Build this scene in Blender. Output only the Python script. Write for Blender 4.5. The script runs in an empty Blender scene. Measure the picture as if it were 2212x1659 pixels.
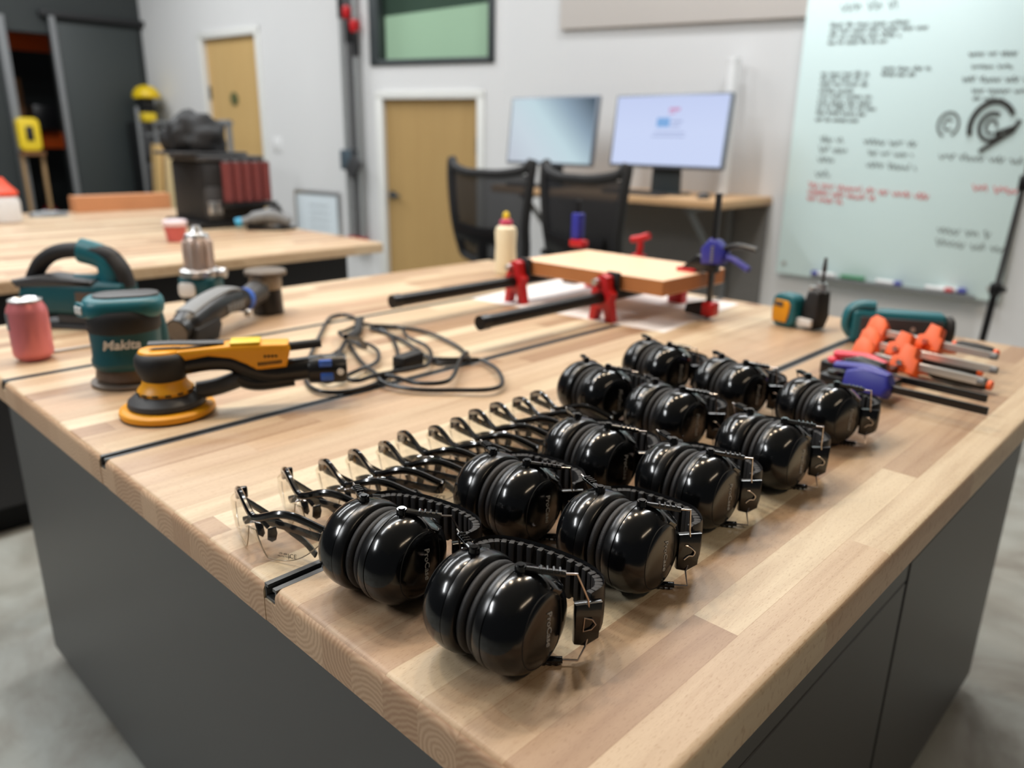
import bpy, bmesh, math, random
from mathutils import Vector, Matrix, Euler
random.seed(7)
D = bpy.data
SC = bpy.context.scene
C = SC.collection
PI = math.pi
T = 0.80                                   # height of the worktops

# ------------------------------------------------------------------ camera
cam_d = D.cameras.new('camera')
cam_d.sensor_width = 36.0
cam_d.lens = 27.05
cam_d.clip_start = 0.02
cam_d.dof.use_dof = True
cam_d.dof.focus_distance = 0.68
cam_d.dof.aperture_fstop = 3.8
cam = D.objects.new('camera', cam_d)
C.objects.link(cam)
yaw, pit, rol = math.radians(-43.7736), math.radians(17.6272), math.radians(0.9075)
fw = Vector((math.sin(yaw)*math.cos(pit), math.cos(yaw)*math.cos(pit), -math.sin(pit)))
r0 = Vector((math.cos(yaw), -math.sin(yaw), 0)); u0 = r0.cross(fw)
rr = r0*math.cos(rol) + u0*math.sin(rol); uu = u0*math.cos(rol) - r0*math.sin(rol)
cam.matrix_world = Matrix(((rr.x, uu.x, -fw.x, 0), (rr.y, uu.y, -fw.y, 0), (rr.z, uu.z, -fw.z, T+0.40), (0, 0, 0, 1)))
SC.camera = cam

# ------------------------------------------------------------------ colour management, world
SC.view_settings.view_transform = 'Standard'
SC.view_settings.look = 'None'
SC.view_settings.exposure = 0.0
SC.view_settings.gamma = 1.0
SC.view_settings.use_curve_mapping = False
SC.cycles.max_bounces = 8
SC.cycles.transparent_max_bounces = 24
SC.cycles.caustics_reflective = False
SC.cycles.caustics_refractive = False
w = D.worlds.new('world'); SC.world = w; w.use_nodes = True
w.node_tree.nodes['Background'].inputs[0].default_value = (0.90, 0.95, 1.0, 1)
w.node_tree.nodes['Background'].inputs[1].default_value = 0.07

# ------------------------------------------------------------------ ceiling lamps and added fill lamps
def lamp(name, loc, sx, sy, power, col, rz=0, spread=180):
    l = D.lights.new(name, 'AREA'); l.shape = 'RECTANGLE'; l.size = sx; l.size_y = sy
    l.energy = power; l.color = col; l.spread = math.radians(spread)
    o = D.objects.new(name, l); C.objects.link(o); o.location = loc; o.rotation_euler = (0, 0, rz)
    o['label'] = 'ceiling strip lamp or added fill lamp'; o['kind'] = 'structure'
    return o
COOL = (0.96, 0.985, 1.0); WARM = (1.0, 0.79, 0.56)
lamp('ceiling_or_fill_lamp', (-2.3, 0.7, 3.5), 0.16, 2.4, 47, COOL)
lamp('ceiling_or_fill_lamp', (-2.4, 3.5, 3.5), 0.16, 1.2, 26, COOL, PI/2)
lamp('ceiling_or_fill_lamp', (-4.3, 0.9, 3.5), 0.16, 2.4, 60, COOL)
lamp('ceiling_or_fill_lamp', (-4.6, 3.0, 3.5), 0.16, 1.4, 22, COOL)
lamp('ceiling_or_fill_lamp', (-6.8, 1.4, 3.5), 0.16, 2.4, 84, COOL)
lamp('ceiling_or_fill_lamp', (-2.2, -2.1, 3.3), 0.16, 1.6, 84, COOL)  # unseen fill, placed to light the near cabinet face
lamp('ceiling_or_fill_lamp', (-1.2, 3.2, 3.5), 0.16, 1.2, 36, COOL)  # unseen fill, added to brighten the glass board
lamp('ceiling_or_fill_lamp', (1.7, 0.9, 3.2), 0.16, 1.6, 18, WARM)  # unseen warm fill, added for the worktop's right edge
for k in range(4):
    s = D.lights.new('track_spot', 'SPOT'); s.energy = 30; s.color = WARM; s.shadow_soft_size = 0.06
    s.spot_size = math.radians(130); s.spot_blend = 0.7
    o = D.objects.new('track_spot', s); C.objects.link(o); o.location = (-1.75+0.26*k, 0.45+0.50*k, 2.9)

# ------------------------------------------------------------------ materials
def lin(c):
    r = []
    for v in c[:3]:
        v = v/255.0
        r.append(v/12.92 if v <= 0.04045 else ((v+0.055)/1.055)**2.4)
    return (r[0], r[1], r[2], 1.0)
def new_mat(name):
    m = D.materials.new(name); m.use_nodes = True
    nt = m.node_tree
    return m, nt, nt.nodes['Principled BSDF']
def N(nt, typ, **kw):
    n = nt.nodes.new(typ)
    for k, v in kw.items():
        if k == 'inp':
            for i, x in v.items(): n.inputs[i].default_value = x
        else: setattr(n, k, v)
    return n
def mat(name, col, rough=0.5, metal=0.0, coat=0.0, var=0.06, scale=30.0, bump=0.0, bscale=200.0, spec=0.5, emit=None, estr=0.0):
    m, nt, b = new_mat(name)
    c = lin(col)
    tc = N(nt, 'ShaderNodeTexCoord')
    no = N(nt, 'ShaderNodeTexNoise', inp={'Scale': scale, 'Detail': 3.0})
    nt.links.new(tc.outputs['Object'], no.inputs['Vector'])
    mx = N(nt, 'ShaderNodeMix', data_type='RGBA')
    mx.inputs[6].default_value = tuple(max(0, x*(1-var)) for x in c[:3]) + (1,)
    mx.inputs[7].default_value = tuple(min(1, x*(1+var)) for x in c[:3]) + (1,)
    nt.links.new(no.outputs['Fac'], mx.inputs[0]); nt.links.new(mx.outputs[2], b.inputs['Base Color'])
    b.inputs['Roughness'].default_value = rough; b.inputs['Metallic'].default_value = metal
    b.inputs['Coat Weight'].default_value = coat; b.inputs['Specular IOR Level'].default_value = spec
    if bump > 0:
        n2 = N(nt, 'ShaderNodeTexNoise', inp={'Scale': bscale, 'Detail': 2.0})
        nt.links.new(tc.outputs['Object'], n2.inputs['Vector'])
        bp = N(nt, 'ShaderNodeBump', inp={'Strength': bump, 'Distance': 0.001})
        nt.links.new(n2.outputs['Fac'], bp.inputs['Height']); nt.links.new(bp.outputs['Normal'], b.inputs['Normal'])
    if emit:
        b.inputs['Emission Color'].default_value = lin(emit); b.inputs['Emission Strength'].default_value = estr
    return m
def wood_mat(name, cols, stave_w, stave_l, swap=True, rough=0.42, grain=1.0, vert=False):
    """staves glued side by side: each stave gets its own tone, grain runs along it"""
    m, nt, b = new_mat(name); L = nt.links.new
    tc = N(nt, 'ShaderNodeTexCoord'); sp = N(nt, 'ShaderNodeSeparateXYZ'); L(tc.outputs['Object'], sp.inputs[0])
    def M(op, a, bb=None, c=None):
        n = N(nt, 'ShaderNodeMath', operation=op)
        for i, v in enumerate((a, bb, c)):
            if v is None: continue
            if isinstance(v, (int, float)): n.inputs[i].default_value = v
            else: L(v, n.inputs[i])
        return n.outputs[0]
    X, Y, Z = sp.outputs[0], sp.outputs[1], sp.outputs[2]
    across, along = (X, Y) if swap else (Y, X)
    if vert: across, along = X, Z
    row = M('FLOOR', M('DIVIDE', across, stave_w))
    wn = N(nt, 'ShaderNodeTexWhiteNoise', noise_dimensions='1D'); L(row, wn.inputs['W'])
    col = M('FLOOR', M('DIVIDE', M('ADD', along, M('MULTIPLY', wn.outputs['Value'], 3.7)), stave_l))
    cb = N(nt, 'ShaderNodeCombineXYZ'); L(row, cb.inputs[0]); L(col, cb.inputs[1])
    w2 = N(nt, 'ShaderNodeTexWhiteNoise', noise_dimensions='3D'); L(cb.outputs[0], w2.inputs['Vector'])
    rp = N(nt, 'ShaderNodeValToRGB'); el = rp.color_ramp.elements
    for i, c in enumerate(cols):
        p = i/(len(cols)-1)
        if i < 2: e = el[i]; e.position = p if i == 0 else 1.0
        else: e = el.new(p)
    el = sorted(rp.color_ramp.elements, key=lambda e: e.position)
    for i in range(len(cols)): rp.color_ramp.elements[i].position = i/(len(cols)-1)
    for i, c in enumerate(cols): rp.color_ramp.elements[i].color = lin(c)
    L(w2.outputs['Value'], rp.inputs[0])
    # grain coordinates, shifted for each stave
    g = N(nt, 'ShaderNodeCombineXYZ')
    L(M('ADD', M('MULTIPLY', across, 46.0), M('MULTIPLY', w2.outputs['Value'], 91.0)), g.inputs[0])
    L(M('ADD', M('MULTIPLY', along, 2.6), M('MULTIPLY', wn.outputs['Value'], 37.0)), g.inputs[1])
    L(M('MULTIPLY', Z if not vert else Y, 30.0), g.inputs[2])
    n1 = N(nt, 'ShaderNodeTexNoise', inp={'Scale': 1.0, 'Detail': 6.0, 'Roughness': 0.6, 'Distortion': 0.7}); L(g.outputs[0], n1.inputs['Vector'])
    g2 = N(nt, 'ShaderNodeCombineXYZ'); L(M('MULTIPLY', across, 900.0), g2.inputs[0]); L(M('MULTIPLY', along, 150.0), g2.inputs[1]); L(M('MULTIPLY', Z, 100.0), g2.inputs[2])
    n2 = N(nt, 'ShaderNodeTexNoise', inp={'Scale': 1.0, 'Detail': 2.0}); L(g2.outputs[0], n2.inputs['Vector'])
    r1 = N(nt, 'ShaderNodeMapRange', inp={'From Min': 0.34, 'From Max': 0.72, 'To Min': 0.0, 'To Max': 1.0}); L(n1.outputs['Fac'], r1.inputs[0])
    m1 = N(nt, 'ShaderNodeMix', data_type='RGBA', blend_type='MULTIPLY'); L(rp.outputs[0], m1.inputs[6]); m1.inputs[7].default_value = (0.60, 0.47, 0.39, 1)
    L(M('MULTIPLY', M('POWER', r1.outputs[0], 1.6), 0.50*grain), m1.inputs[0])
    r2 = N(nt, 'ShaderNodeMapRange', inp={'From Min': 0.56, 'From Max': 0.70, 'To Min': 0.0, 'To Max': 0.40*grain}); L(n2.outputs['Fac'], r2.inputs[0])
    m2 = N(nt, 'ShaderNodeMix', data_type='RGBA', blend_type='MULTIPLY'); L(m1.outputs[2], m2.inputs[6]); m2.inputs[7].default_value = (0.66, 0.53, 0.43, 1); L(r2.outputs[0], m2.inputs[0])
    # thin glue lines between staves
    fr = M('FRACT', M('DIVIDE', across, stave_w)); ed = M('LESS_THAN', M('MINIMUM', fr, M('SUBTRACT', 1.0, fr)), 0.008)
    m3 = N(nt, 'ShaderNodeMix', data_type='RGBA', blend_type='MULTIPLY'); L(m2.outputs[2], m3.inputs[6]); m3.inputs[7].default_value = (0.72, 0.60, 0.5, 1); L(M('MULTIPLY', ed, 0.6), m3.inputs[0])
    L(m3.outputs[2], b.inputs['Base Color'])
    b.inputs['Roughness'].default_value = rough
    bp = N(nt, 'ShaderNodeBump', inp={'Strength': 0.08, 'Distance': 0.001}); L(n2.outputs['Fac'], bp.inputs['Height']); L(bp.outputs['Normal'], b.inputs['Normal'])
    return m
def end_grain_mat(name):
    m, nt, b = new_mat(name); L = nt.links.new
    tc = N(nt, 'ShaderNodeTexCoord'); sp = N(nt, 'ShaderNodeSeparateXYZ'); L(tc.outputs['Object'], sp.inputs[0])
    d = N(nt, 'ShaderNodeMath', operation='DIVIDE'); L(sp.outputs[0], d.inputs[0]); d.inputs[1].default_value = 0.043
    f = N(nt, 'ShaderNodeMath', operation='FLOOR'); L(d.outputs[0], f.inputs[0])
    wn = N(nt, 'ShaderNodeTexWhiteNoise', noise_dimensions='1D'); L(f.outputs[0], wn.inputs['W'])
    fr = N(nt, 'ShaderNodeMath', operation='FRACT'); L(d.outputs[0], fr.inputs[0])
    lx = N(nt, 'ShaderNodeMath', operation='MULTIPLY'); L(fr.outputs[0], lx.inputs[0]); lx.inputs[1].default_value = 0.043
    lc = N(nt, 'ShaderNodeCombineXYZ'); L(lx.outputs[0], lc.inputs[0]); L(sp.outputs[2], lc.inputs[2])
    sub = N(nt, 'ShaderNodeVectorMath', operation='MULTIPLY_ADD'); L(wn.outputs['Color'], sub.inputs[0]); sub.inputs[1].default_value = (-0.06, 0, 0.09); L(lc.outputs[0], sub.inputs[2])
    wv = N(nt, 'ShaderNodeTexWave', wave_type='RINGS', inp={'Scale': 62.0, 'Distortion': 3.2, 'Detail': 4.0, 'Detail Scale': 1.6}); wv.rings_direction = 'Y'
    L(sub.outputs[0], wv.inputs['Vector'])
    rp = N(nt, 'ShaderNodeValToRGB'); rp.color_ramp.elements[0].color = lin((194, 158, 126)); rp.color_ramp.elements[1].color = lin((214, 181, 148))
    L(wv.outputs['Fac'], rp.inputs[0])
    mx = N(nt, 'ShaderNodeMix', data_type='RGBA', blend_type='MULTIPLY'); L(rp.outputs[0], mx.inputs[6]); mx.inputs[7].default_value = (0.66, 0.56, 0.5, 1)
    p = N(nt, 'ShaderNodeMath', operation='MULTIPLY'); L(wn.outputs['Value'], p.inputs[0]); p.inputs[1].default_value = 0.6; L(p.outputs[0], mx.inputs[0])
    L(mx.outputs[2], b.inputs['Base Color']); b.inputs['Roughness'].default_value = 0.55
    return m
def clear_mat(name, tint=(0.97, 0.965, 0.95, 1), ior=1.45, rough=0.02):
    m = D.materials.new(name); m.use_nodes = True; nt = m.node_tree; nt.nodes.clear(); L = nt.links.new
    o = N(nt, 'ShaderNodeOutputMaterial'); tr = N(nt, 'ShaderNodeBsdfTransparent'); tr.inputs[0].default_value = tint
    gl = N(nt, 'ShaderNodeBsdfGlossy'); gl.inputs['Roughness'].default_value = rough; gl.inputs['Color'].default_value = (1, 1, 1, 1)
    mx = N(nt, 'ShaderNodeMixShader'); lw = N(nt, 'ShaderNodeLayerWeight', inp={'Blend': 0.5})
    pw = N(nt, 'ShaderNodeMath', operation='POWER'); L(lw.outputs['Facing'], pw.inputs[0]); pw.inputs[1].default_value = 4.5
    fr = N(nt, 'ShaderNodeMath', operation='MULTIPLY_ADD'); L(pw.outputs[0], fr.inputs[0]); fr.inputs[1].default_value = 0.55; fr.inputs[2].default_value = 0.04
    no = N(nt, 'ShaderNodeTexNoise', inp={'Scale': 40.0}); mr = N(nt, 'ShaderNodeMapRange', inp={'To Min': rough*0.8, 'To Max': rough*1.2}); L(no.outputs['Fac'], mr.inputs[0]); L(mr.outputs[0], gl.inputs['Roughness'])
    L(fr.outputs[0], mx.inputs[0]); L(tr.outputs[0], mx.inputs[1]); L(gl.outputs[0], mx.inputs[2]); L(mx.outputs[0], o.inputs[0])
    return m
def emit_mat(name, stops, vec=None, strength=1.0):
    """a lit screen: smooth gradient across the panel (object space)"""
    m, nt, b = new_mat(name); L = nt.links.new
    tc = N(nt, 'ShaderNodeTexCoord'); mp = N(nt, 'ShaderNodeVectorMath', operation='DOT_PRODUCT'); mp.inputs[1].default_value = vec or (0, 0, 1)
    L(tc.outputs['Object'], mp.inputs[0])
    rp = N(nt, 'ShaderNodeValToRGB')
    while len(rp.color_ramp.elements) < len(stops): rp.color_ramp.elements.new(0.5)
    for i, (p, c) in enumerate(stops): rp.color_ramp.elements[i].position = p; rp.color_ramp.elements[i].color = lin(c)
    L(mp.outputs['Value'], rp.inputs[0]); L(rp.outputs[0], b.inputs['Emission Color']); b.inputs['Emission Strength'].default_value = strength
    b.inputs['Base Color'].default_value = (0.01, 0.01, 0.012, 1); b.inputs['Roughness'].default_value = 0.25
    return m

BEECH = [(203, 178, 146), (184, 153, 122), (216, 197, 164), (197, 166, 134), (166, 133, 104), (207, 181, 149), (225, 209, 178), (191, 158, 128)]
M_top = wood_mat('beech_butcher_block', BEECH, 0.043, 0.46, grain=1.35)
M_end = end_grain_mat('beech_end_grain')
M_panel = wood_mat('glued_panel_wood', [(246, 208, 172), (250, 214, 180), (242, 200, 162)], 0.09, 3.0, swap=False, grain=0.5)
M_panel_edge = mat('panel_edge_wood', (186, 122, 72), 0.5, var=0.12, scale=14)
M_door = wood_mat('maple_door_veneer', [(206, 170, 112), (214, 180, 122), (198, 162, 104)], 0.14, 9.0, vert=True, grain=0.35, rough=0.5)
M_oak = mat('desk_oak', (205, 165, 122), 0.45, var=0.10, scale=9)
M_ply = mat('birch_plywood', (228, 204, 156), 0.6, var=0.08, scale=6)
M_red_wood = mat('red_beech_plank', (204, 142, 98), 0.5, var=0.08, scale=8)
M_cab = mat('grey_laminate', (78, 78, 78), 0.42, var=0.03, scale=4)
M_cab2 = mat('charcoal_laminate', (40, 40, 43), 0.5, var=0.05, scale=4)
M_gap = mat('shadow_gap_black', (14, 14, 14), 0.8)
M_alu = mat('black_anodised_track', (96, 98, 100), 0.42, metal=0.5, var=0.05)
M_slot = mat('black_track_slot', (10, 10, 11), 0.7)
M_steel = mat('brushed_steel', (206, 203, 198), 0.35, metal=0.6, var=0.05)
M_wire = mat('chrome_wire', (200, 190, 184), 0.18, metal=1.0, var=0.03)
M_blk = mat('black_gloss_shell', (9, 10, 12), 0.15, var=0.15, scale=60, bump=0.01, bscale=700)
M_blk_sat = mat('black_satin_collar', (14, 14, 15), 0.26, var=0.1, bump=0.03, bscale=900)
M_cush = mat('black_leatherette', (30, 28, 29), 0.5, var=0.12, scale=120, bump=0.45, bscale=1400)
M_blk_pl = mat('black_plastic', (18, 18, 20), 0.32, var=0.12)
M_blk_matte = mat('black_matte_rubber', (26, 26, 28), 0.62, var=0.12)
M_blk_frame = mat('black_polished_frame', (10, 10, 11), 0.14, coat=0.3, var=0.1)
M_smoke = mat('smoked_window', (8, 9, 11), 0.07, coat=0.6)
M_white_ink = mat('silver_ink', (176, 178, 178), 0.5)
M_lens = clear_mat('clear_lens', (0.955, 0.945, 0.92, 1))
M_lens_edge = mat('lens_cut_edge', (196, 180, 160), 0.2, coat=0.5)
M_ink = mat('black_ink', (52, 50, 46), 0.7)
M_grey_tip = mat('grey_rubber_tip', (70, 72, 72), 0.5)
M_teal = mat('teal_plastic', (18, 100, 112), 0.42, var=0.08)
M_teal_d = mat('deep_teal_plastic', (12, 78, 88), 0.45, var=0.08)
M_yel = mat('amber_plastic', (240, 164, 20), 0.42, var=0.05)
M_yel_b = mat('bright_yellow_plastic', (232, 200, 40), 0.4, var=0.05)
M_orange = mat('orange_paint', (246, 100, 30), 0.45, var=0.06)
M_red = mat('red_enamel', (190, 24, 30), 0.38, var=0.08)
M_pinkred = mat('pinkish_red_plastic', (226, 60, 84), 0.4, var=0.06)
M_blue = mat('blue_plastic', (44, 48, 150), 0.42, var=0.06)
M_blue_b = mat('bright_blue_ring', (50, 100, 200), 0.4)
M_pipe = mat('black_iron_pipe', (22, 21, 21), 0.38, metal=0.4, var=0.2)
M_grey_pl = mat('grey_plastic', (120, 122, 124), 0.5)
M_dgrey = mat('dark_grey_plastic', (62, 62, 64), 0.5)
M_dust = mat('dusty_dark_metal', (110, 100, 90), 0.5, metal=0.3, var=0.25, scale=60)
M_smokec = mat('sanding_skirt', (92, 78, 68), 0.35, var=0.2)
M_can = mat('pink_foil_can', (228, 132, 136), 0.3, metal=0.35, var=0.06)
M_can2 = mat('red_pink_cup', (200, 96, 92), 0.5)
M_tin = mat('aluminium_lid', (214, 214, 214), 0.3, metal=0.9)
M_glue = mat('cream_glue_bottle', (240, 230, 200), 0.4, var=0.04)
M_white = mat('white_plastic', (232, 232, 232), 0.4, var=0.02)
M_paper = mat('white_paper', (232, 228, 228), 0.75, var=0.02)
M_wall = mat('painted_wall', (222, 222, 222), 0.75, var=0.015, scale=3)
M_wall_shadow = mat('wall_shadow_taupe', (212, 205, 199), 0.75, var=0.015, scale=3)
M_dark = mat('dark_green_grey_paint', (43, 48, 48), 0.6, var=0.04)
M_dark2 = mat('sliding_door_paint', (48, 54, 54), 0.55, var=0.04)
M_trim = mat('white_trim_paint', (228, 228, 224), 0.5, var=0.02)
M_bronze = mat('dark_window_frame', (58, 64, 66), 0.45, var=0.05)
M_glassgreen = mat('green_window_blind', (150, 170, 152), 0.6, var=0.05, scale=3, emit=(160, 182, 158), estr=0.5)  # emission stands in for room light coming through the blind
M_board = mat('pale_green_glass_board', (232, 253, 252), 0.35, var=0.015, scale=2)
M_mesh = None
M_bezel = mat('monitor_bezel', (120, 126, 136), 0.35, metal=0.5)
M_redstain = mat('maroon_sleeves', (118, 54, 52), 0.8, var=0.2, scale=60)
M_card = mat('brown_cardboard', (128, 88, 54), 0.8, var=0.1)
M_green = mat('green_cap', (40, 130, 80), 0.45)
M_rink = mat('red_marker_ink', (226, 96, 100), 0.6)
M_ceil = mat('ceiling_paint', (205, 205, 202), 0.8)
def floor_mat():
    m, nt, b = new_mat('polished_concrete'); L = nt.links.new
    tc = N(nt, 'ShaderNodeTexCoord')
    n1 = N(nt, 'ShaderNodeTexNoise', inp={'Scale': 1.9, 'Detail': 7.0, 'Roughness': 0.62, 'Distortion': 1.6}); L(tc.outputs['Object'], n1.inputs['Vector'])
    n2 = N(nt, 'ShaderNodeTexNoise', inp={'Scale': 5.5, 'Detail': 5.0, 'Distortion': 0.8}); L(tc.outputs['Object'], n2.inputs['Vector'])
    r = N(nt, 'ShaderNodeValToRGB'); e = r.color_ramp.elements
    e[0].position = 0.32; e[0].color = lin((122, 116, 106)); e[1].position = 0.66; e[1].color = lin((174, 177, 171))
    x = e.new(0.46); x.color = lin((152, 150, 142)); L(n1.outputs['Fac'], r.inputs[0])
    r2 = N(nt, 'ShaderNodeMapRange', inp={'From Min': 0.5, 'From Max': 0.7, 'To Max': 0.45}); L(n2.outputs['Fac'], r2.inputs[0])
    mx = N(nt, 'ShaderNodeMix', data_type='RGBA', blend_type='MULTIPLY'); L(r.outputs[0], mx.inputs[6]); mx.inputs[7].default_value = (0.62, 0.6, 0.56, 1); L(r2.outputs[0], mx.inputs[0])
    L(mx.outputs[2], b.inputs['Base Color']); b.inputs['Roughness'].default_value = 0.3
    return m
M_floor = floor_mat()
def mesh_mat():
    m = D.materials.new('black_chair_mesh'); m.use_nodes = True; nt = m.node_tree; L = nt.links.new
    b = nt.nodes['Principled BSDF']; b.inputs['Base Color'].default_value = lin((26, 26, 30)); b.inputs['Roughness'].default_value = 0.6
    tr = N(nt, 'ShaderNodeBsdfTransparent'); mx = N(nt, 'ShaderNodeMixShader'); mx.inputs[0].default_value = 0.82
    no = N(nt, 'ShaderNodeTexNoise', inp={'Scale': 300.0}); mr = N(nt, 'ShaderNodeMapRange', inp={'To Min': 0.86, 'To Max': 0.97}); L(no.outputs['Fac'], mr.inputs[0]); L(mr.outputs[0], mx.inputs[0])
    L(tr.outputs[0], mx.inputs[1]); L(b.outputs[0], mx.inputs[2]); L(mx.outputs[0], nt.nodes['Material Output'].inputs[0])
    return m
M_mesh = mesh_mat()

# ------------------------------------------------------------------ mesh helpers
def BM(): return bmesh.new()
def obj(name, bm, m, parent=None, loc=None, rot=None, label=None, sharp=38):
    """link a bmesh as ONE object; edges sharper than the angle stay crisp"""
    bmesh.ops.recalc_face_normals(bm, faces=bm.faces)
    for f in bm.faces: f.smooth = True
    for e in bm.edges:
        if len(e.link_faces) == 2 and e.calc_face_angle(0) > math.radians(sharp): e.smooth = False
    me = D.meshes.new(name); bm.to_mesh(me); bm.free()
    ms = m if isinstance(m, (list, tuple)) else [m]
    for x in ms: me.materials.append(x)
    o = D.objects.new(name, me); C.objects.link(o)
    if parent: o.parent = parent
    if loc: o.location = loc
    if rot: o.rotation_euler = rot
    if label: o['label'] = label
    return o
def thing(name, label, cat, loc=(0, 0, 0), rz=0.0, group=None):
    o = D.objects.new(name, None); C.objects.link(o); o.empty_display_size = 0.05
    o.location = loc; o.rotation_euler = (0, 0, rz); o['label'] = label; o['category'] = cat
    if group: o['group'] = group
    return o
def tag(o, label, cat, group=None):
    o['label'] = label; o['category'] = cat
    if group: o['group'] = group
    return o
def struct(name, bm, m, parent=None, **kw):
    o = obj(name, bm, m, parent, **kw)
    if not parent: o['kind'] = 'structure'
    return o
def dup(root, loc, rz, label, group=None):
    r = root.copy(); C.objects.link(r); r.location = loc; r.rotation_euler = (0, 0, rz); r['label'] = label
    if group: r['group'] = group
    for ch in list(root.children):
        c = ch.copy(); C.objects.link(c); c.parent = r
        for g in list(ch.children):
            d = g.copy(); C.objects.link(d); d.parent = c
    return r
def xf(loc=(0, 0, 0), rot=(0, 0, 0)): return Matrix.Translation(Vector(loc)) @ Euler(rot).to_matrix().to_4x4()
def box(bm, c, s, rot=(0, 0, 0), bev=0.0, seg=2, mi=0):
    t = BM(); bmesh.ops.create_cube(t, size=1.0)
    for v in t.verts: v.co = Vector((v.co.x*s[0], v.co.y*s[1], v.co.z*s[2]))
    if bev > 0: bmesh.ops.bevel(t, geom=list(t.edges), offset=bev, segments=seg, affect='EDGES', profile=0.5)
    merge(bm, t, xf(c, rot), mi)
def merge(bm, t, mtx, mi=0):
    vm = {}
    for v in t.verts: vm[v] = bm.verts.new(mtx @ v.co)
    for f in t.faces:
        try:
            nf = bm.faces.new([vm[v] for v in f.verts]); nf.material_index = mi
        except ValueError: pass
    t.free()
def frame_z(d):
    d = Vector(d).normalized(); q = Vector((0, 0, 1)).rotation_difference(d)
    return q.to_matrix().to_4x4()
def cyl(bm, p0, p1, r0, r1=None, seg=20, cap=True, mi=0):
    r1 = r0 if r1 is None else r1
    p0, p1 = Vector(p0), Vector(p1); L = (p1-p0).length
    lathe(bm, [(0, r0), (L, r1)], Matrix.Translation(p0) @ frame_z(p1-p0), seg, cap=cap, mi=mi)
def lathe(bm, prof, mtx=None, seg=32, sx=1.0, sy=1.0, cap=True, mi=0, power=2.0):
    """profile of (height, radius) about local z; power > 2 squares the section"""
    mtx = mtx or Matrix.Identity(4); rings = []
    for z, r in prof:
        ring = []
        for k in range(seg):
            a = 2*PI*k/seg; c, s = math.cos(a), math.sin(a)
            if power != 2.0:
                q = (abs(c)**power + abs(s)**power)**(-1.0/power); c, s = c*q, s*q
            ring.append(bm.verts.new(mtx @ Vector((r*c*sx, r*s*sy, z))))
        rings.append(ring)
    for a, b in zip(rings, rings[1:]):
        for k in range(seg):
            f = bm.faces.new((a[k], a[(k+1) % seg], b[(k+1) % seg], b[k])); f.material_index = mi
    if cap:
        f = bm.faces.new(rings[0][::-1]); f.material_index = mi
        f = bm.faces.new(rings[-1]); f.material_index = mi
def tube(bm, pts, r, seg=8, closed=False, flat=None, mi=0):
    """round (or flattened: flat=(w,h)) bar along a polyline"""
    P = [Vector(p) for p in pts]; n = len(P); rings = []
    up = Vector((0, 0, 1)); prev = None
    for i in range(n):
        t = (P[(i+1) % n]-P[i-1]) if closed else (P[min(i+1, n-1)]-P[max(i-1, 0)])
        if t.length < 1e-9: t = Vector((1, 0, 0))
        t.normalize()
        if prev is None:
            b = up.cross(t)
            if b.length < 0.15: b = Vector((0, 1, 0)).cross(t) if abs(t.y) < 0.9 else Vector((1, 0, 0)).cross(t)
            b.normalize()
        else:
            b = prev - t*prev.dot(t)
            if b.length < 1e-6: b = up.cross(t)
            b.normalize()
        prev = b; c = t.cross(b)
        rad = r[i] if isinstance(r, (list, tuple)) else r
        ring = []
        for k in range(seg):
            a = 2*PI*(k+0.5)/seg
            if flat: ring.append(bm.verts.new(P[i] + b*(flat[0]*math.cos(a)) + c*(flat[1]*math.sin(a))))
            else: ring.append(bm.verts.new(P[i] + b*(rad*math.cos(a)) + c*(rad*math.sin(a))))
        rings.append(ring)
    pairs = list(zip(rings, rings[1:])) + ([(rings[-1], rings[0])] if closed else [])
    for a, b in pairs:
        for k in range(seg):
            f = bm.faces.new((a[k], a[(k+1) % seg], b[(k+1) % seg], b[k])); f.material_index = mi
    if not closed:
        bm.faces.new(rings[0][::-1]).material_index = mi; bm.faces.new(rings[-1]).material_index = mi
def smooth(pts, n=6, closed=False):
    """Catmull-Rom through the points"""
    P = [Vector(p) for p in pts]; out = []; m = len(P)
    rng = range(m) if closed else range(m-1)
    for i in rng:
        if closed: a, b, c, d = P[i-1], P[i], P[(i+1) % m], P[(i+2) % m]
        else: a, b, c, d = P[max(i-1, 0)], P[i], P[i+1], P[min(i+2, m-1)]
        for k in range(n):
            t = k/n
            out.append(0.5*((2*b)+(c-a)*t+(2*a-5*b+4*c-d)*t*t+(3*b-a-3*c+d)*t**3))
    if not closed: out.append(P[-1])
    return out
def prism(bm, poly, depth, mtx, bev=0.0, mi=0, seg=2):
    """polygon (u,v) in local xy extruded along local z, centred"""
    t = BM()
    v0 = [t.verts.new((x, y, -depth/2)) for x, y in poly]; v1 = [t.verts.new((x, y, depth/2)) for x, y in poly]
    n = len(poly)
    t.faces.new(v0[::-1]); t.faces.new(v1)
    for k in range(n): t.faces.new((v0[k], v0[(k+1) % n], v1[(k+1) % n], v1[k]))
    if bev > 0:
        bmesh.ops.recalc_face_normals(t, faces=t.faces)
        eds = [e for e in t.edges if abs(e.verts[0].co.z - e.verts[1].co.z) < 1e-9]
        bmesh.ops.bevel(t, geom=eds, offset=bev, segments=seg, affect='EDGES', profile=0.5)
    merge(bm, t, mtx, mi)
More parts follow.
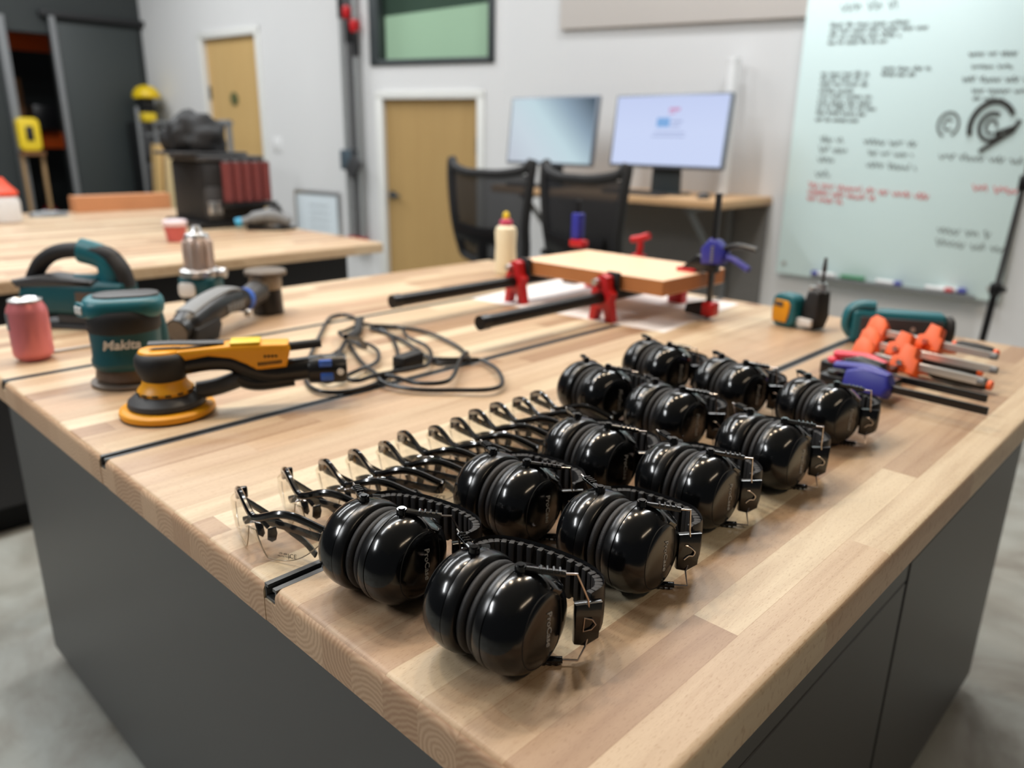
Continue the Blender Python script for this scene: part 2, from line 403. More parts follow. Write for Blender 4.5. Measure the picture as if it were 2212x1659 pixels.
def text_bm(s, size, mtx, depth=0.0004, shear=0.0, bold=0.0):
    cu = D.curves.new('lettering', 'FONT'); cu.body = s; cu.size = size; cu.extrude = depth; cu.shear = shear; cu.offset = bold
    cu.align_x = 'CENTER'; cu.align_y = 'CENTER'; cu.resolution_u = 3
    ob = D.objects.new('lettering', cu); C.objects.link(ob)
    bpy.context.view_layer.update()
    me = D.meshes.new_from_object(ob.evaluated_get(bpy.context.evaluated_depsgraph_get()))
    D.objects.remove(ob); D.curves.remove(cu)
    bm = BM(); bm.from_mesh(me); D.meshes.remove(me); bmesh.ops.transform(bm, matrix=mtx, verts=bm.verts)
    return bm
def rrect(w, h, r, n=5):
    out = []
    for cx, cy, a0 in ((w/2-r, h/2-r, 0), (-w/2+r, h/2-r, PI/2), (-w/2+r, -h/2+r, PI), (w/2-r, -h/2+r, 1.5*PI)):
        for k in range(n+1):
            a = a0 + k*PI/2/n; out.append((cx+r*math.cos(a), cy+r*math.sin(a)))
    return out
def basis(o, ex, ey):
    """matrix with local x along ex, y along ey"""
    ex = Vector(ex).normalized(); ey = (Vector(ey) - ex*Vector(ey).dot(ex)).normalized(); ez = ex.cross(ey)
    return Matrix(((ex.x, ey.x, ez.x, o[0]), (ex.y, ey.y, ez.y, o[1]), (ex.z, ey.z, ez.z, o[2]), (0, 0, 0, 1)))
# ================================================================== the setting
bm = BM(); box(bm, (-3.6, 1.2, -0.05), (13.0, 9.0, 0.1)); struct('floor', bm, M_floor)
bm = BM(); box(bm, (-3.6, 1.2, 4.35), (13.0, 9.0, 0.1)); struct('ceiling', bm, M_ceil)
# back wall: three faces that meet at blunt corners, and the dark wall on the left
PA = (-4.237, 4.30); PB = (-5.358, 3.892); PC = (-8.62, 3.4916)
def wall(name, a, b, z0, z1, m, holes=(), th=0.12):
    """wall from a to b (plan), visible face on the camera side; holes: (s0,s1,z0,z1) along it"""
    a, b = Vector((a[0], a[1], 0)), Vector((b[0], b[1], 0)); L = (b-a).length; d = (b-a)/L; n = Vector((d.y, -d.x, 0))
    if n.dot(Vector((0, 0, 0))-a) < 0: n = -n
    bm = BM()
    ss = sorted(set([0, L] + [h[0] for h in holes] + [h[1] for h in holes])); zz = sorted(set([z0, z1] + [h[2] for h in holes] + [h[3] for h in holes]))
    for s0, s1 in zip(ss, ss[1:]):
        for q0, q1 in zip(zz, zz[1:]):
            if any(h[0] <= s0 and s1 <= h[1] and h[2] <= q0 and q1 <= h[3] for h in holes): continue
            c = a + d*((s0+s1)/2) - n*(th/2)
            box(bm, (c.x, c.y, (q0+q1)/2), (s1-s0, th, q1-q0), (0, 0, math.atan2(d.y, d.x)))
    return struct(name, bm, m), a, d, n
def onwall(a, d, n, s, z, off=0.0): return a + d*s + n*off + Vector((0, 0, z))
wall('wall_back', (2.6, 4.30), PA, 0, 4.3, M_wall)
# angled wall: small door and interior window.  s runs from PA towards PB
dB = (Vector((PB[0], PB[1], 0))-Vector((PA[0], PA[1], 0))); LB = dB.length
_, aB, uB, nB = wall('wall_angled', PA, PB, 0, 4.3, M_wall, holes=[(0.225, 1.06, 0.0, 1.489), (0.085, 1.155, 1.735, 2.60)])
_, aW, uW, nW = wall('wall_door', PB, PC, 0, 4.3, M_wall, holes=[(1.405, 2.225, 0.0, 2.05)])
def plate(bm, a, d, n, s0, s1, z0, z1, off, th, mi=0, bev=0.0):
    c = a + d*((s0+s1)/2) + n*(off+th/2); box(bm, (c.x, c.y, (z0+z1)/2), (s1-s0, th, z1-z0), (0, 0, math.atan2(d.y, d.x)), bev=bev, mi=mi)
M_door_shaded = wood_mat('shaded_door_veneer', [(176, 144, 92), (186, 153, 99), (168, 136, 84)], 0.14, 9.0, vert=True, grain=0.35, rough=0.5)  # same door veneer, darkened in colour for the weaker light there
def door(name, a, d, n, s0, s1, h, lever_s, lever_z, hinge_s):
    bm = BM(); c = a + d*((s0+s1)/2) - n*0.05
    box(bm, (0, 0, h/2), (s1-s0-0.006, 0.04, h-0.006))
    dr = struct(name, bm, M_door_shaded if name == 'door_2' else M_door, loc=(c.x, c.y, 0.003), rot=(0, 0, math.atan2(d.y, d.x)))
    sg = 1 if (Matrix.Rotation(math.atan2(d.y, d.x), 3, 'Z') @ Vector((0, 1, 0))).dot(n) > 0 else -1
    lx = lever_s-(s0+s1)/2; hx = hinge_s-(s0+s1)/2
    bm = BM(); cyl(bm, (lx, sg*0.02, lever_z), (lx, sg*0.032, lever_z), 0.032, seg=20); cyl(bm, (lx, sg*0.03, lever_z), (lx, sg*0.07, lever_z), 0.011, seg=12)
    tube(bm, [(lx, sg*0.066, lever_z), (lx+0.09*(-1 if lx > 0 else 1), sg*0.066, lever_z-0.005)], 0.011, seg=10)
    obj('lever_handle', bm, M_bronze, dr)
    bm = BM()
    box(bm, (hx, sg*0.024, h*0.77), (0.03, 0.012, 0.12), bev=0.003)
    obj('hinge', bm, M_bronze, dr)
    bm = BM(); w_ = 0.06
    plate(bm, a, d, n, s0-w_, s0, 0, h+w_, 0.0, 0.018, bev=0.003); plate(bm, a, d, n, s1, s1+w_, 0, h+w_, 0.0, 0.018, bev=0.003); plate(bm, a, d, n, s0-w_, s1+w_, h, h+w_, 0.0, 0.019, bev=0.003)
    tr = struct('trim_'+name[-1], bm, M_trim)
    return dr, sg
door('door_2', aB, uB, nB, 0.225, 1.06, 1.489, 1.01, 0.75, 0.235)
dr1, sg1 = door('door_1', aW, uW, nW, 1.405, 2.225, 2.05, 1.46, 0.98, 2.215)
bm = BM(); lathe(bm, [(0, 0.055), (0.006, 0.058), (0.012, 0.05)], xf((0.02, sg1*0.02, 1.52), (-sg1*PI/2, 0, 0)), 28)
for k in range(9):
    a = 2*PI*k/9; box(bm, (0.02+0.045*math.cos(a), sg1*0.032, 1.52+0.045*math.sin(a)), (0.03, 0.008, 0.018), (0, -a, 0), bev=0.003)
obj('round_badge', bm, mat('olive_badge', (96, 100, 62), 0.7, var=0.3, scale=80), dr1, label='dark olive round badge')
# interior window with dark frame
bm = BM()
for s0, s1, z0, z1 in ((0.085, 0.135, 1.735, 2.60), (1.075, 1.155, 1.735, 2.60), (0.085, 1.155, 1.735, 1.775), (0.085, 1.155, 2.56, 2.60)):
    plate(bm, aB, uB, nB, s0, s1, z0, z1, -0.06, 0.08, bev=0.004)
wf = struct('window_1', bm, M_bronze)
bm = BM(); plate(bm, aB, uB, nB, 0.13, 1.08, 1.77, 2.57, -0.04, 0.006)
obj('window_pane', bm, clear_mat('window_glass', (0.93, 0.97, 0.94, 1), 1.45, 0.03), wf)
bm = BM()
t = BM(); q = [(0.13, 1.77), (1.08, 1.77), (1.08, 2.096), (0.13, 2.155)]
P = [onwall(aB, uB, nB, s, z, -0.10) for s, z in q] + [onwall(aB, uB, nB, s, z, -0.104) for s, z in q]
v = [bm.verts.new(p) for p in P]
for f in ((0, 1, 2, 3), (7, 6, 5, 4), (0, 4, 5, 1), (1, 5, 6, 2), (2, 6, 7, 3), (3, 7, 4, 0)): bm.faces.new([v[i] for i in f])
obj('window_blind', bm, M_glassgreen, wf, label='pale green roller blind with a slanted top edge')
bm = BM(); plate(bm, aB, uB, nB, 0.085, 1.155, 1.735, 2.60, -0.13, 0.01); obj('window_backing', bm, mat('dim_room_behind', (58, 76, 66), 0.7), wf)
# taupe panel imitating a shadow high on the back wall, lower edge slanted
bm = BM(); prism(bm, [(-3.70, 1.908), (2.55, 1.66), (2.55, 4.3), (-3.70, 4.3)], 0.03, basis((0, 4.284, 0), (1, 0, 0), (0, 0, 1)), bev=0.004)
struct('trim_3', bm, M_wall_shadow)  # no real trim: raised band imitating a shadow on the back wall
# dark partition on the left with a doorway and a sliding door
bm = BM()
for y0, y1, z0, z1 in ((2.66, 3.49, 0, 4.3), (1.0, 2.24, 0, 4.3), (2.24, 2.66, 2.08, 4.3)): box(bm, (-8.68, (y0+y1)/2, (z0+z1)/2), (0.12, y1-y0, z1-z0))
struct('wall_left', bm, M_dark)
bm = BM(); box(bm, (-10.2, 2.2, 1.5), (0.1, 3.6, 3.0)); struct('wall_storeroom', bm, M_dark)
bm = BM(); box(bm, (0, 0, 1.09), (0.05, 0.76, 2.16), bev=0.006); sd = struct('door_3', bm, M_dark2, loc=(-8.58, 3.035, 0.01))
bm = BM(); box(bm, (0.0, 0.0, 2.24), (0.07, 0.95, 0.05), bev=0.005); obj('sliding_rail', bm, M_blk_matte, sd)
bm = BM(); box(bm, (0.03, -0.385, 1.12), (0.05, 0.05, 2.2), bev=0.006); obj('edge_stile', bm, M_grey_pl, sd)
bm = BM(); box(bm, (-8.58, 2.225, 1.1), (0.1, 0.07, 2.2), bev=0.008); struct('trim_4', bm, M_grey_pl)

# ================================================================== worktop of the near bench
WX0, WX1, WY0, WY1 = -1.926, -0.201, 0.295, 1.881
TRX = [-1.469, -1.015, -0.592]
def slab(bm, x0, x1, y0, y1, z0, z1, r, sides):
    """plank with rounded upper edges on the named outer sides; end faces get material 1"""
    t = BM(); bmesh.ops.create_cube(t, size=1.0)
    for v in t.verts: v.co = Vector(((x0+x1)/2+v.co.x*(x1-x0), (y0+y1)/2+v.co.y*(y1-y0), (z0+z1)/2+v.co.z*(z1-z0)))
    eds = []
    for e in t.edges:
        a, b = e.verts[0].co, e.verts[1].co
        if min(a.z, b.z) < z1-1e-6: continue
        if abs(a.y-b.y) < 1e-6 and ((a.y < y0+1e-6 and 'n' in sides) or (a.y > y1-1e-6 and 'f' in sides)): eds.append(e)
        if abs(a.x-b.x) < 1e-6 and ((a.x < x0+1e-6 and 'l' in sides) or (a.x > x1-1e-6 and 'r' in sides)): eds.append(e)
    bmesh.ops.bevel(t, geom=eds, offset=r, segments=5, affect='EDGES', profile=0.5)
    t.normal_update()
    for f in t.faces:
        if abs(f.normal.y) > 0.62: f.material_index = 1
    vm = {}
    for v in t.verts: vm[v] = bm.verts.new(v.co)
    for f in t.faces: bm.faces.new([vm[v] for v in f.verts]).material_index = f.material_index
    t.free()
ox, oy = (WX0+WX1)/2, (WY0+WY1)/2
bm = BM(); cuts = [WX0] + [x for t in TRX for x in (t-0.0105, t+0.0105)] + [WX1]
for k in range(0, len(cuts), 2):
    slab(bm, cuts[k]-ox, cuts[k+1]-ox, WY0-oy, WY1-oy, -0.040, 0, 0.009, 'nf' + ('l' if k == 0 else '') + ('r' if k == 6 else ''))
for x in TRX: slab(bm, x-0.0105-ox, x+0.0105-ox, WY0-oy+0.0005, WY1-oy-0.0005, -0.040, -0.016, 0.0001, '')
top = obj('worktop', bm, [M_top, M_end], None, loc=(ox, oy, T))
tag(top, 'large beech butcher block worktop with three black tracks, under the earmuffs', 'worktop')
for x in TRX:
    bm = BM(); L = WY1-WY0-0.004
    prof = [(-0.0104, -0.0158), (0.0104, -0.0158), (0.0104, 0.0002), (0.0042, 0.0002), (0.0042, -0.003), (0.008, -0.003), (0.008, -0.013), (-0.008, -0.013), (-0.008, -0.003), (-0.0042, -0.003), (-0.0042, 0.0002), (-0.0104, 0.0002)]
    prism(bm, prof, L, basis((x-ox, 0, 0), (1, 0, 0), (0, 0, 1)))
    tr = obj('clamp_track', bm, M_alu, top)
    bm = BM(); box(bm, (x-ox, 0, -0.0126), (0.0156, L-0.002, 0.0008)); obj('track_floor', bm, M_slot, tr)
# cabinets under it
def cabinet(name, label, x0, x1, y0, y1, z0, z1, m, fronts=None, loc=None):
    cx, cy = (x0+x1)/2, (y0+y1)/2
    t = thing(name, label, 'cabinet', (cx, cy, 0)); X0, X1, Y0, Y1 = x0-cx, x1-cx, y0-cy, y1-cy
    bm = BM(); box(bm, (0, 0, (z0+z1)/2), (x1-x0, y1-y0, z1-z0), bev=0.0015, seg=1); obj('body', bm, m, t)
    bm = BM(); box(bm, (0, 0, z0/2), (x1-x0-0.12, y1-y0-0.10, z0)); obj('plinth', bm, M_gap, t)
    return t, X0, X1, Y0, Y1
CX0, CX1, CY0, CY1 = -1.852, -0.283, 0.375, 1.822
GAP = 1.125
c1, X0, X1, Y0, Y1 = cabinet('base_cabinet', 'grey laminate bench cabinet nearest the camera, drawer over door, wide bare end panel', CX0, CX1, CY0, GAP-0.003, 0.035, 0.759, M_cab)
def front(t, X1, y0, y1, z0, z1, nm):
    bm = BM(); box(bm, (X1+0.009, (y0+y1)/2, (z0+z1)/2), (0.018, y1-y0, z1-z0), bev=0.0012, seg=1); return obj(nm, bm, M_cab, t)
front(c1, X1, Y0+0.002, Y1-0.003, 0.592, 0.757, 'drawer_front'); front(c1, X1, Y0+0.002, Y1-0.003, 0.04, 0.588, 'door')
c2, X0, X1, Y0, Y1 = cabinet('base_cabinet', 'grey laminate bench cabinet at the far right, beyond the black vertical gap', CX0, CX1, GAP+0.003, CY1, 0.035, 0.759, M_cab)
front(c2, X1, Y0+0.003, Y1-0.002, 0.622, 0.757, 'drawer_front'); front(c2, X1, Y0+0.003, Y1-0.002, 0.04, 0.618, 'door')

# ================================================================== second bench behind on the left
bm = BM(); bx0, bx1, by0, by1 = -4.62, -2.53, 0.10, 1.88; bxc, byc = (bx0+bx1)/2, (by0+by1)/2
slab(bm, bx0-bxc, bx1-bxc, by0-byc, by1-byc, -0.040, 0, 0.010, 'nflr')
tag(obj('worktop', bm, [M_top, M_end], None, loc=(bxc, byc, T)), 'pale beech worktop of the rear bench on the left, carrying the sander machine', 'worktop')
cabinet('base_cabinet', 'dark charcoal cabinet under the rear bench on the left', bx0+0.1, bx1-0.055, by0+0.1, 1.745, 0.10, 0.759, M_cab2)

# ================================================================== desk, screens, chairs
dk = thing('wall_desk', 'oak topped desk against the back wall carrying two monitors', 'desk', (-2.92, 4.0, 0))
bm = BM(); box(bm, (0, 0, 0.8875), (1.70, 0.596, 0.045), bev=0.008, seg=3); obj('desktop', bm, M_oak, dk)
for sx in (-0.62, 0.62):
    bm = BM(); tube(bm, [(sx, 0.25, 0.30), (sx, 0.25, 0.855)], 0.02, seg=4); tube(bm, [(sx, 0.25, 0.85), (sx, -0.25, 0.85)], 0.02, seg=4); tube(bm, [(sx, 0.25, 0.40), (sx, -0.2, 0.835)], 0.018, seg=4)
    obj('bracket', bm, M_grey_pl, dk)
bm = BM(); box(bm, (0, 0.285, 0.55), (1.68, 0.018, 0.60), bev=0.002); obj('desk_shade_panel', bm, mat('desk_shade_grey', (120, 118, 116), 0.6), dk)  # grey sheet standing in for the shade under the desk
def monitor(label, x0, x1, y, zb, zt, ytop, chin, screen_m):
    cx = (x0+x1)/2; w_ = x1-x0; h = math.hypot(zt-zb, ytop-y); tilt = math.atan2(ytop-y, zt-zb)
    t = thing('monitor', label, 'monitor', (cx, y, 0.91))
    Mx = xf((0, 0, zb-0.91), (-tilt, 0, 0))
    bm = BM(); prism(bm, rrect(w_, h, 0.012), 0.03, Mx @ xf((0, 0.015, h/2), (PI/2, 0, 0)), bev=0.004); obj('housing', bm, M_bezel, t)
    bm = BM(); box(bm, (0, 0, 0), (w_-0.03, 0.004, h-0.03)); sc = obj('screen', bm, screen_m, t)
    sc.matrix_local = Mx @ xf((0, -0.001, h/2+0.002))
    bm = BM(); prism(bm, [(-0.10, 0), (0.10, 0), (0.09, zb-0.91+0.16), (-0.09, zb-0.91+0.16)], 0.014, xf((0, 0.05, 0.008), (PI/2, 0, 0)), bev=0.003); obj('stand', bm, M_bronze, t)
    bm = BM(); prism(bm, rrect(0.24, 0.15, 0.02), 0.012, xf((0, 0.065, 0.006)), bev=0.003); obj('stand_base', bm, M_bronze, t)
    return t, sc, w_-0.03, h-0.03
scr1 = emit_mat('screen_gradient', [(-0.1, (206, 214, 226)), (0.30, (214, 228, 238)), (0.52, (206, 230, 238)), (0.70, (150, 172, 190)), (0.86, (58, 74, 90))], (0.6, 0, 0.75), 0.85)  # colour runs from pale to a dark corner across the panel
scr1.node_tree.nodes['Vector Math'].inputs[1].default_value = (1.0, 0, 1.1)
m1_, s1, w1, h1 = monitor('left monitor, screen fading from pale cyan to dark blue at its corner', -3.796, -3.065, 3.87, 1.045, 1.465, 3.92, 0, scr1)
vm_ = scr1.node_tree.nodes['Vector Math']
mr = scr1.node_tree.nodes.new('ShaderNodeMapRange'); mr.inputs['From Min'].default_value = -0.5; mr.inputs['From Max'].default_value = 0.56
L_ = scr1.node_tree.links; rp_ = [n for n in scr1.node_tree.nodes if n.type == 'VALTORGB'][0]
L_.new(vm_.outputs['Value'], mr.inputs[0]); L_.new(mr.outputs[0], rp_.inputs[0])
for e, p in zip(rp_.color_ramp.elements, (0.0, 0.25, 0.5, 0.74, 1.0)): e.position = p
scr2 = emit_mat('screen_page', [(0.0, (206, 218, 250)), (0.5, (196, 208, 244)), (1.0, (186, 200, 240))], (0, 0, 2.0), 0.95)
m2_, s2, w2, h2 = monitor('right monitor showing a pale blue page with a small blue icon', -2.928, -2.17, 3.87, 1.057, 1.458, 3.915, 0, scr2)
def glow(name, col, quads, parent):
    bm = BM()
    for x, z, a, b in quads: box(bm, (x, -0.003, z), (a, 0.002, b))
    return obj(name, bm, mat(name+'_colour', (20, 20, 20), 0.4, emit=col, estr=0.85), parent)
glow('page_heading', (214, 160, 200), [(0.035, 0.115, 0.07, 0.018), (0.02, 0.095, 0.04, 0.008)], s2)
glow('page_icon', (130, 180, 236), [(-0.03, 0.045, 0.085, 0.05)], s2)
glow('page_text', (176, 188, 226), [(0.06, 0.05, 0.07, 0.012), (0.02, -0.01, 0.2, 0.008), (0.01, -0.03, 0.22, 0.008), (0.05, 0.025, 0.06, 0.01)], s2)
def keyboard(label, x, y, rz):
    t = thing('keyboard', label, 'keyboard', (x, y, 0.91), rz)
    bm = BM(); prism(bm, rrect(0.40, 0.12, 0.01), 0.014, xf((0, 0, 0.008)), bev=0.003); obj('case', bm, M_dgrey, t)
    bm = BM()
    for r in range(4):
        for c in range(13): box(bm, (-0.175+0.029*c, -0.042+0.028*r, 0.018), (0.024, 0.023, 0.007), bev=0.002, seg=1)
    obj('keys', bm, M_blk_pl, t)
keyboard('dark keyboard on the desk below the right monitor', -2.66, 3.772, 0)
keyboard('dark keyboard on the desk below the left monitor', -3.45, 3.772, 0)
bm = BM(); lathe(bm, [(0, 0.03), (0.012, 0.034), (0.026, 0.026), (0.032, 0.01)], xf((0, 0, 0), (0, 0, 0)), 20, sx=0.9, sy=1.4)
tag(obj('computer_mouse', bm, M_dgrey, None, loc=(-2.22, 3.79, 0.91)), 'dark computer mouse near the right end of the desk', 'mouse')
bm = BM(); cyl(bm, (0, 0, 0), (-0.04, 0.07, 0.72), 0.036, seg=28)
tb_ = obj('paper_tube', bm, M_white, None, loc=(-2.31, 4.14, 0.911)); tag(tb_, 'tall white poster tube standing on the desk against the wall', 'tube')
bm = BM(); cyl(bm, (-0.040, 0.07, 0.715), (-0.0415, 0.0726, 0.742), 0.0385, seg=28); obj('end_cap', bm, M_white, tb_)

def office_chair(label, x, y, rz, tilt):
    t = thing('office_chair', label, 'chair', (x, y, 0), rz, 'mesh office chairs at the desk')
    W0, H0, Z0 = 0.27, 0.48, 0.62
    out = []
    for (u, v) in ((-1.0, 1.0), (-0.86, 0.93), (-0.45, 0.885), (0.0, 0.88), (0.45, 0.885), (0.86, 0.93), (1.0, 1.0), (0.985, 0.8), (0.90, 0.4), (0.84, 0.12), (0.70, 0.0), (0.0, -0.03), (-0.70, 0.0), (-0.84, 0.12), (-0.90, 0.4), (-0.985, 0.8)):
        out.append((u*W0, v*H0))
    def P3(u, v): return Vector((u, -0.22-0.05*(u/W0)**2*-1 - tilt*v + 0.05*math.sin(v/H0*PI)*-0.6, Z0+v))
    rim = smooth([P3(u, v) for u, v in out], 4, True)
    bm = BM(); tube(bm, rim, 0.022, 8, closed=True); bk = obj('backrest_frame', bm, M_blk_matte, t)
    bm = BM(); n = 14; g = []
    for j in range(n+1):
        v = -0.02+ (0.90)*j/n; k = min(max(v, 0), 1)
        half = 0.84+0.15*min(1, k/0.8) if k > 0.12 else 0.72+0.12*k/0.12
        g.append([bm.verts.new(P3((-1+2*i/10)*half*W0*0.98, v*H0)) for i in range(11)])
    for j in range(n):
        for i in range(10): bm.faces.new((g[j][i], g[j][i+1], g[j+1][i+1], g[j+1][i]))
    obj('mesh_panel', bm, M_mesh, bk)
    bm = BM(); tube(bm, smooth([(-0.2, -0.26, Z0+0.14), (0, -0.275, Z0+0.12), (0.2, -0.26, Z0+0.14)], 6), 0.02, 8, flat=(0.012, 0.045)); obj('lumbar_bar', bm, M_blk_pl, bk)
    bm = BM(); tube(bm, smooth([(0, -0.27, Z0+0.13), (0, -0.26, Z0-0.08), (0, -0.12, 0.43), (0, 0.05, 0.42)], 6), 0.03, 8, flat=(0.035, 0.014)); obj('back_spine', bm, M_blk_pl, t)
    bm = BM(); prism(bm, rrect(0.46, 0.46, 0.10), 0.08, xf((0, 0.05, 0.48)), bev=0.025, seg=3); obj('seat', bm, M_blk_matte, t)
    for s in (-1, 1):
        bm = BM(); tube(bm, [(s*0.2, 0.03, 0.43), (s*0.25, 0.02, 0.45), (s*0.25, 0.0, 0.66)], 0.016, 8); prism(bm, rrect(0.08, 0.24, 0.03), 0.03, xf((s*0.25, 0.03, 0.67)), bev=0.01); obj('armrest', bm, M_blk_pl, t)
    bm = BM(); cyl(bm, (0, 0.05, 0.09), (0, 0.05, 0.44), 0.028, seg=16); obj('gas_column', bm, M_blk_pl, t)
    for k in range(5):
        a = 2*PI*k/5+0.3; e = Vector((0.30*math.cos(a), 0.05+0.30*math.sin(a), 0.07))
        bm = BM(); tube(bm, [(0, 0.05, 0.11), e], [0.026, 0.016], 8); cyl(bm, e+Vector((-0.014, 0, -0.038)), e+Vector((0.014, 0, -0.038)), 0.030, seg=14); obj('base_leg', bm, M_blk_pl, t)
office_chair('left black mesh office chair, in front of the small maple door', -2.795, 2.95, math.radians(2), 0.10)
office_chair('right black mesh office chair, turned at the desk behind the glued panel', -2.165, 2.95, math.radians(-10), 0.10)

# ================================================================== glass board on the back wall
wb = thing('glass_board', 'tall pale green glass writing board on the back wall', 'whiteboard', (-1.415, 4.26, 0.49))
bm = BM(); box(bm, (0, 0, 1.0), (1.13, 0.012, 2.0), bev=0.003); obj('glass_panel', bm, M_board, wb)
for sx in (-0.52, 0.52):
    for z in (0.06, 1.94):
        bm = BM(); cyl(bm, (sx, 0.038, z), (sx, -0.012, z), 0.012, seg=16); obj('standoff', bm, M_steel, wb)
bm = BM(); box(bm, (0.07, -0.035, 0.012), (0.80, 0.075, 0.006)); box(bm, (0.07, -0.07, 0.02), (0.80, 0.006, 0.012)); box(bm, (0.07, -0.002, 0.03), (0.80, 0.006, 0.04)); obj('pen_tray', bm, M_grey_pl, wb)
rs = random.Random(3)
def scribble(bm, x0, z0, width, h, slope=0.0, rr_=0.0019):
    """a line of handwriting: short looping strokes grouped in words"""
    x = x0
    while x < x0+width:
        n = rs.randint(3, 7); pts = []
        for k in range(n*3):
            px = x + k*h*0.26
            if px > x0+width: break
            pts.append((px, -0.0075, z0+(px-x0)*slope+h*(0.5+0.5*math.sin(k*1.9+rs.random()*1.5))*(1.0 if rs.random() < 0.8 else 1.4)))
        if len(pts) > 2: tube(bm, smooth(pts, 2), rr_, 5)
        x += n*3*h*0.26 + h*0.55
def wpx(x, z): return x+1.415, z-0.49
bm = BM()
for x, z, wd, h in ((-1.80, 1.845, 0.28, 0.035), (-1.845, 1.775, 0.40, 0.018), (-1.845, 1.748, 0.48, 0.018), (-1.845, 1.72, 0.36, 0.018), (-1.845, 1.695, 0.30, 0.014),
                    (-1.86, 1.545, 0.25, 0.016), (-1.86, 1.52, 0.24, 0.016), (-1.86, 1.493, 0.25, 0.016), (-1.86, 1.462, 0.19, 0.016), (-1.86, 1.435, 0.28, 0.016), (-1.86, 1.405, 0.28, 0.016), (-1.86, 1.38, 0.31, 0.016), (-1.86, 1.352, 0.26, 0.014), (-1.86, 1.32, 0.24, 0.014),
                    (-1.55, 1.555, 0.23, 0.016), (-1.55, 1.53, 0.16, 0.014), (-1.82, 1.215, 0.13, 0.024), (-1.82, 1.16, 0.15, 0.026), (-1.82, 1.11, 0.09, 0.026), (-1.82, 1.03, 0.08, 0.03),
                    (-1.59, 1.205, 0.26, 0.024), (-1.56, 1.152, 0.22, 0.022), (-1.56, 1.09, 0.25, 0.024),
                    (-1.17, 1.60, 0.20, 0.018), (-1.15, 1.545, 0.17, 0.018), (-1.18, 1.49, 0.29, 0.020), (-1.13, 1.44, 0.24, 0.018), (-1.12, 1.405, 0.14, 0.016),
                    (-1.22, 1.14, 0.36, 0.024), (-1.17, 0.79, 0.24, 0.028), (-1.17, 0.73, 0.34, 0.03)):
    a, b = wpx(x, z); bm = BM(); scribble(bm, a, b, wd, h, -0.04); obj('handwriting', bm, M_ink, wb)
bm = BM()
for x, z, wd, h in ((-1.85, 0.975, 0.62, 0.024), (-1.85, 0.94, 0.36, 0.022), (-1.85, 0.905, 0.20, 0.022), (-1.05, 1.0, 0.20, 0.03)):
    a, b = wpx(x, z); bm = BM(); scribble(bm, a, b, wd, h, -0.05, 0.0026); obj('handwriting', bm, M_rink, wb, label='red handwriting')
bm = BM()
def arc(cx, cz, rx, rz, a0, a1, r): tube(bm, smooth([(cx+rx*math.cos(math.radians(a0+(a1-a0)*k/12)), -0.0075, cz+rz*math.sin(math.radians(a0+(a1-a0)*k/12))) for k in range(13)], 2), r, 6)
a, b = wpx(-1.205, 1.300)
arc(a, b, 0.045, 0.055, -60, 250, 0.005); arc(a, b, 0.02, 0.025, 40, 320, 0.004)
a, b = wpx(-1.02, 1.29)
arc(a, b, 0.09, 0.11, 30, 200, 0.012); arc(a, b, 0.05, 0.06, 60, 330, 0.009); arc(a, b, 0.022, 0.03, 0, 300, 0.006)
tube(bm, [(a-0.03, -0.0075, b-0.11), (a+0.09, -0.0075, b-0.02), (a+0.11, -0.0075, b+0.03)], 0.010, 6); tube(bm, [(a+0.02, -0.0075, b-0.03), (a+0.10, -0.0075, b+0.0)], 0.010, 6)
obj('ink_sketch', bm, M_ink, wb, label='black ink sketch of two round shapes')
pens = [(-1.72, M_blue, 'blue'), (-1.545, M_green, 'green'), (-1.36, M_blue, 'blue'), (-1.12, M_red, 'red'), (-1.07, M_blue, 'blue')]
pl_ = ['white marker with blue cap, leftmost in the pen tray', 'green marker in the pen tray under the glass board', 'white marker with blue cap in the middle of the pen tray', 'white marker with red cap at the right of the pen tray', 'white marker with blue cap, rightmost in the pen tray']
for k, (x, m, nm) in enumerate(pens):
    yy = 4.222 if k != 4 else 4.250
    t = thing('marker_pen', pl_[k], 'marker', (x, yy-0.012, 0.523), 0, 'markers in the pen tray')
    bm = BM(); cyl(bm, (-0.045 if k != 0 else -0.0, 0, 0), (0.045 if k != 0 else 0.1, 0, 0), 0.012, seg=14); obj('barrel', bm, m if nm == 'green' else M_white, t)
    bm = BM(); e = 0.045 if k != 0 else -0.03; cyl(bm, (e, 0, 0), (e+0.036, 0, 0), 0.013, seg=14); obj('cap', bm, m, t)
# black stand leaning at the right of the board
t = thing('tripod_pole', 'thin black stand pole leaning in front of the glass board', 'stand', (-0.755, 3.55, 0))
bm = BM(); cyl(bm, (0, 0, 0.02), (0.027, 0.02, 0.66), 0.014, seg=12); obj('lower_pole', bm, M_blk_pl, t)
bm = BM(); cyl(bm, (0.027, 0.02, 0.64), (0.055, 0.04, 1.30), 0.010, seg=12); obj('upper_pole', bm, M_dgrey, t)
bm = BM(); box(bm, (0.027, 0.02, 0.655), (0.04, 0.04, 0.05), bev=0.006); box(bm, (0.05, 0.02, 0.655), (0.03, 0.012, 0.02), bev=0.004); obj('clamp_collar', bm, M_blk_pl, t)
bm = BM(); box(bm, (0.046, 0.033, 1.07), (0.035, 0.035, 0.06), bev=0.006); obj('upper_collar', bm, M_blk_pl, t)
for k in range(3):
    a = 2*PI*k/3+0.6; bm = BM(); cyl(bm, (0, 0, 0.18), (0.2*math.cos(a), 0.2*math.sin(a), 0.008), 0.008, seg=10); obj('foot_leg', bm, M_blk_pl, t)
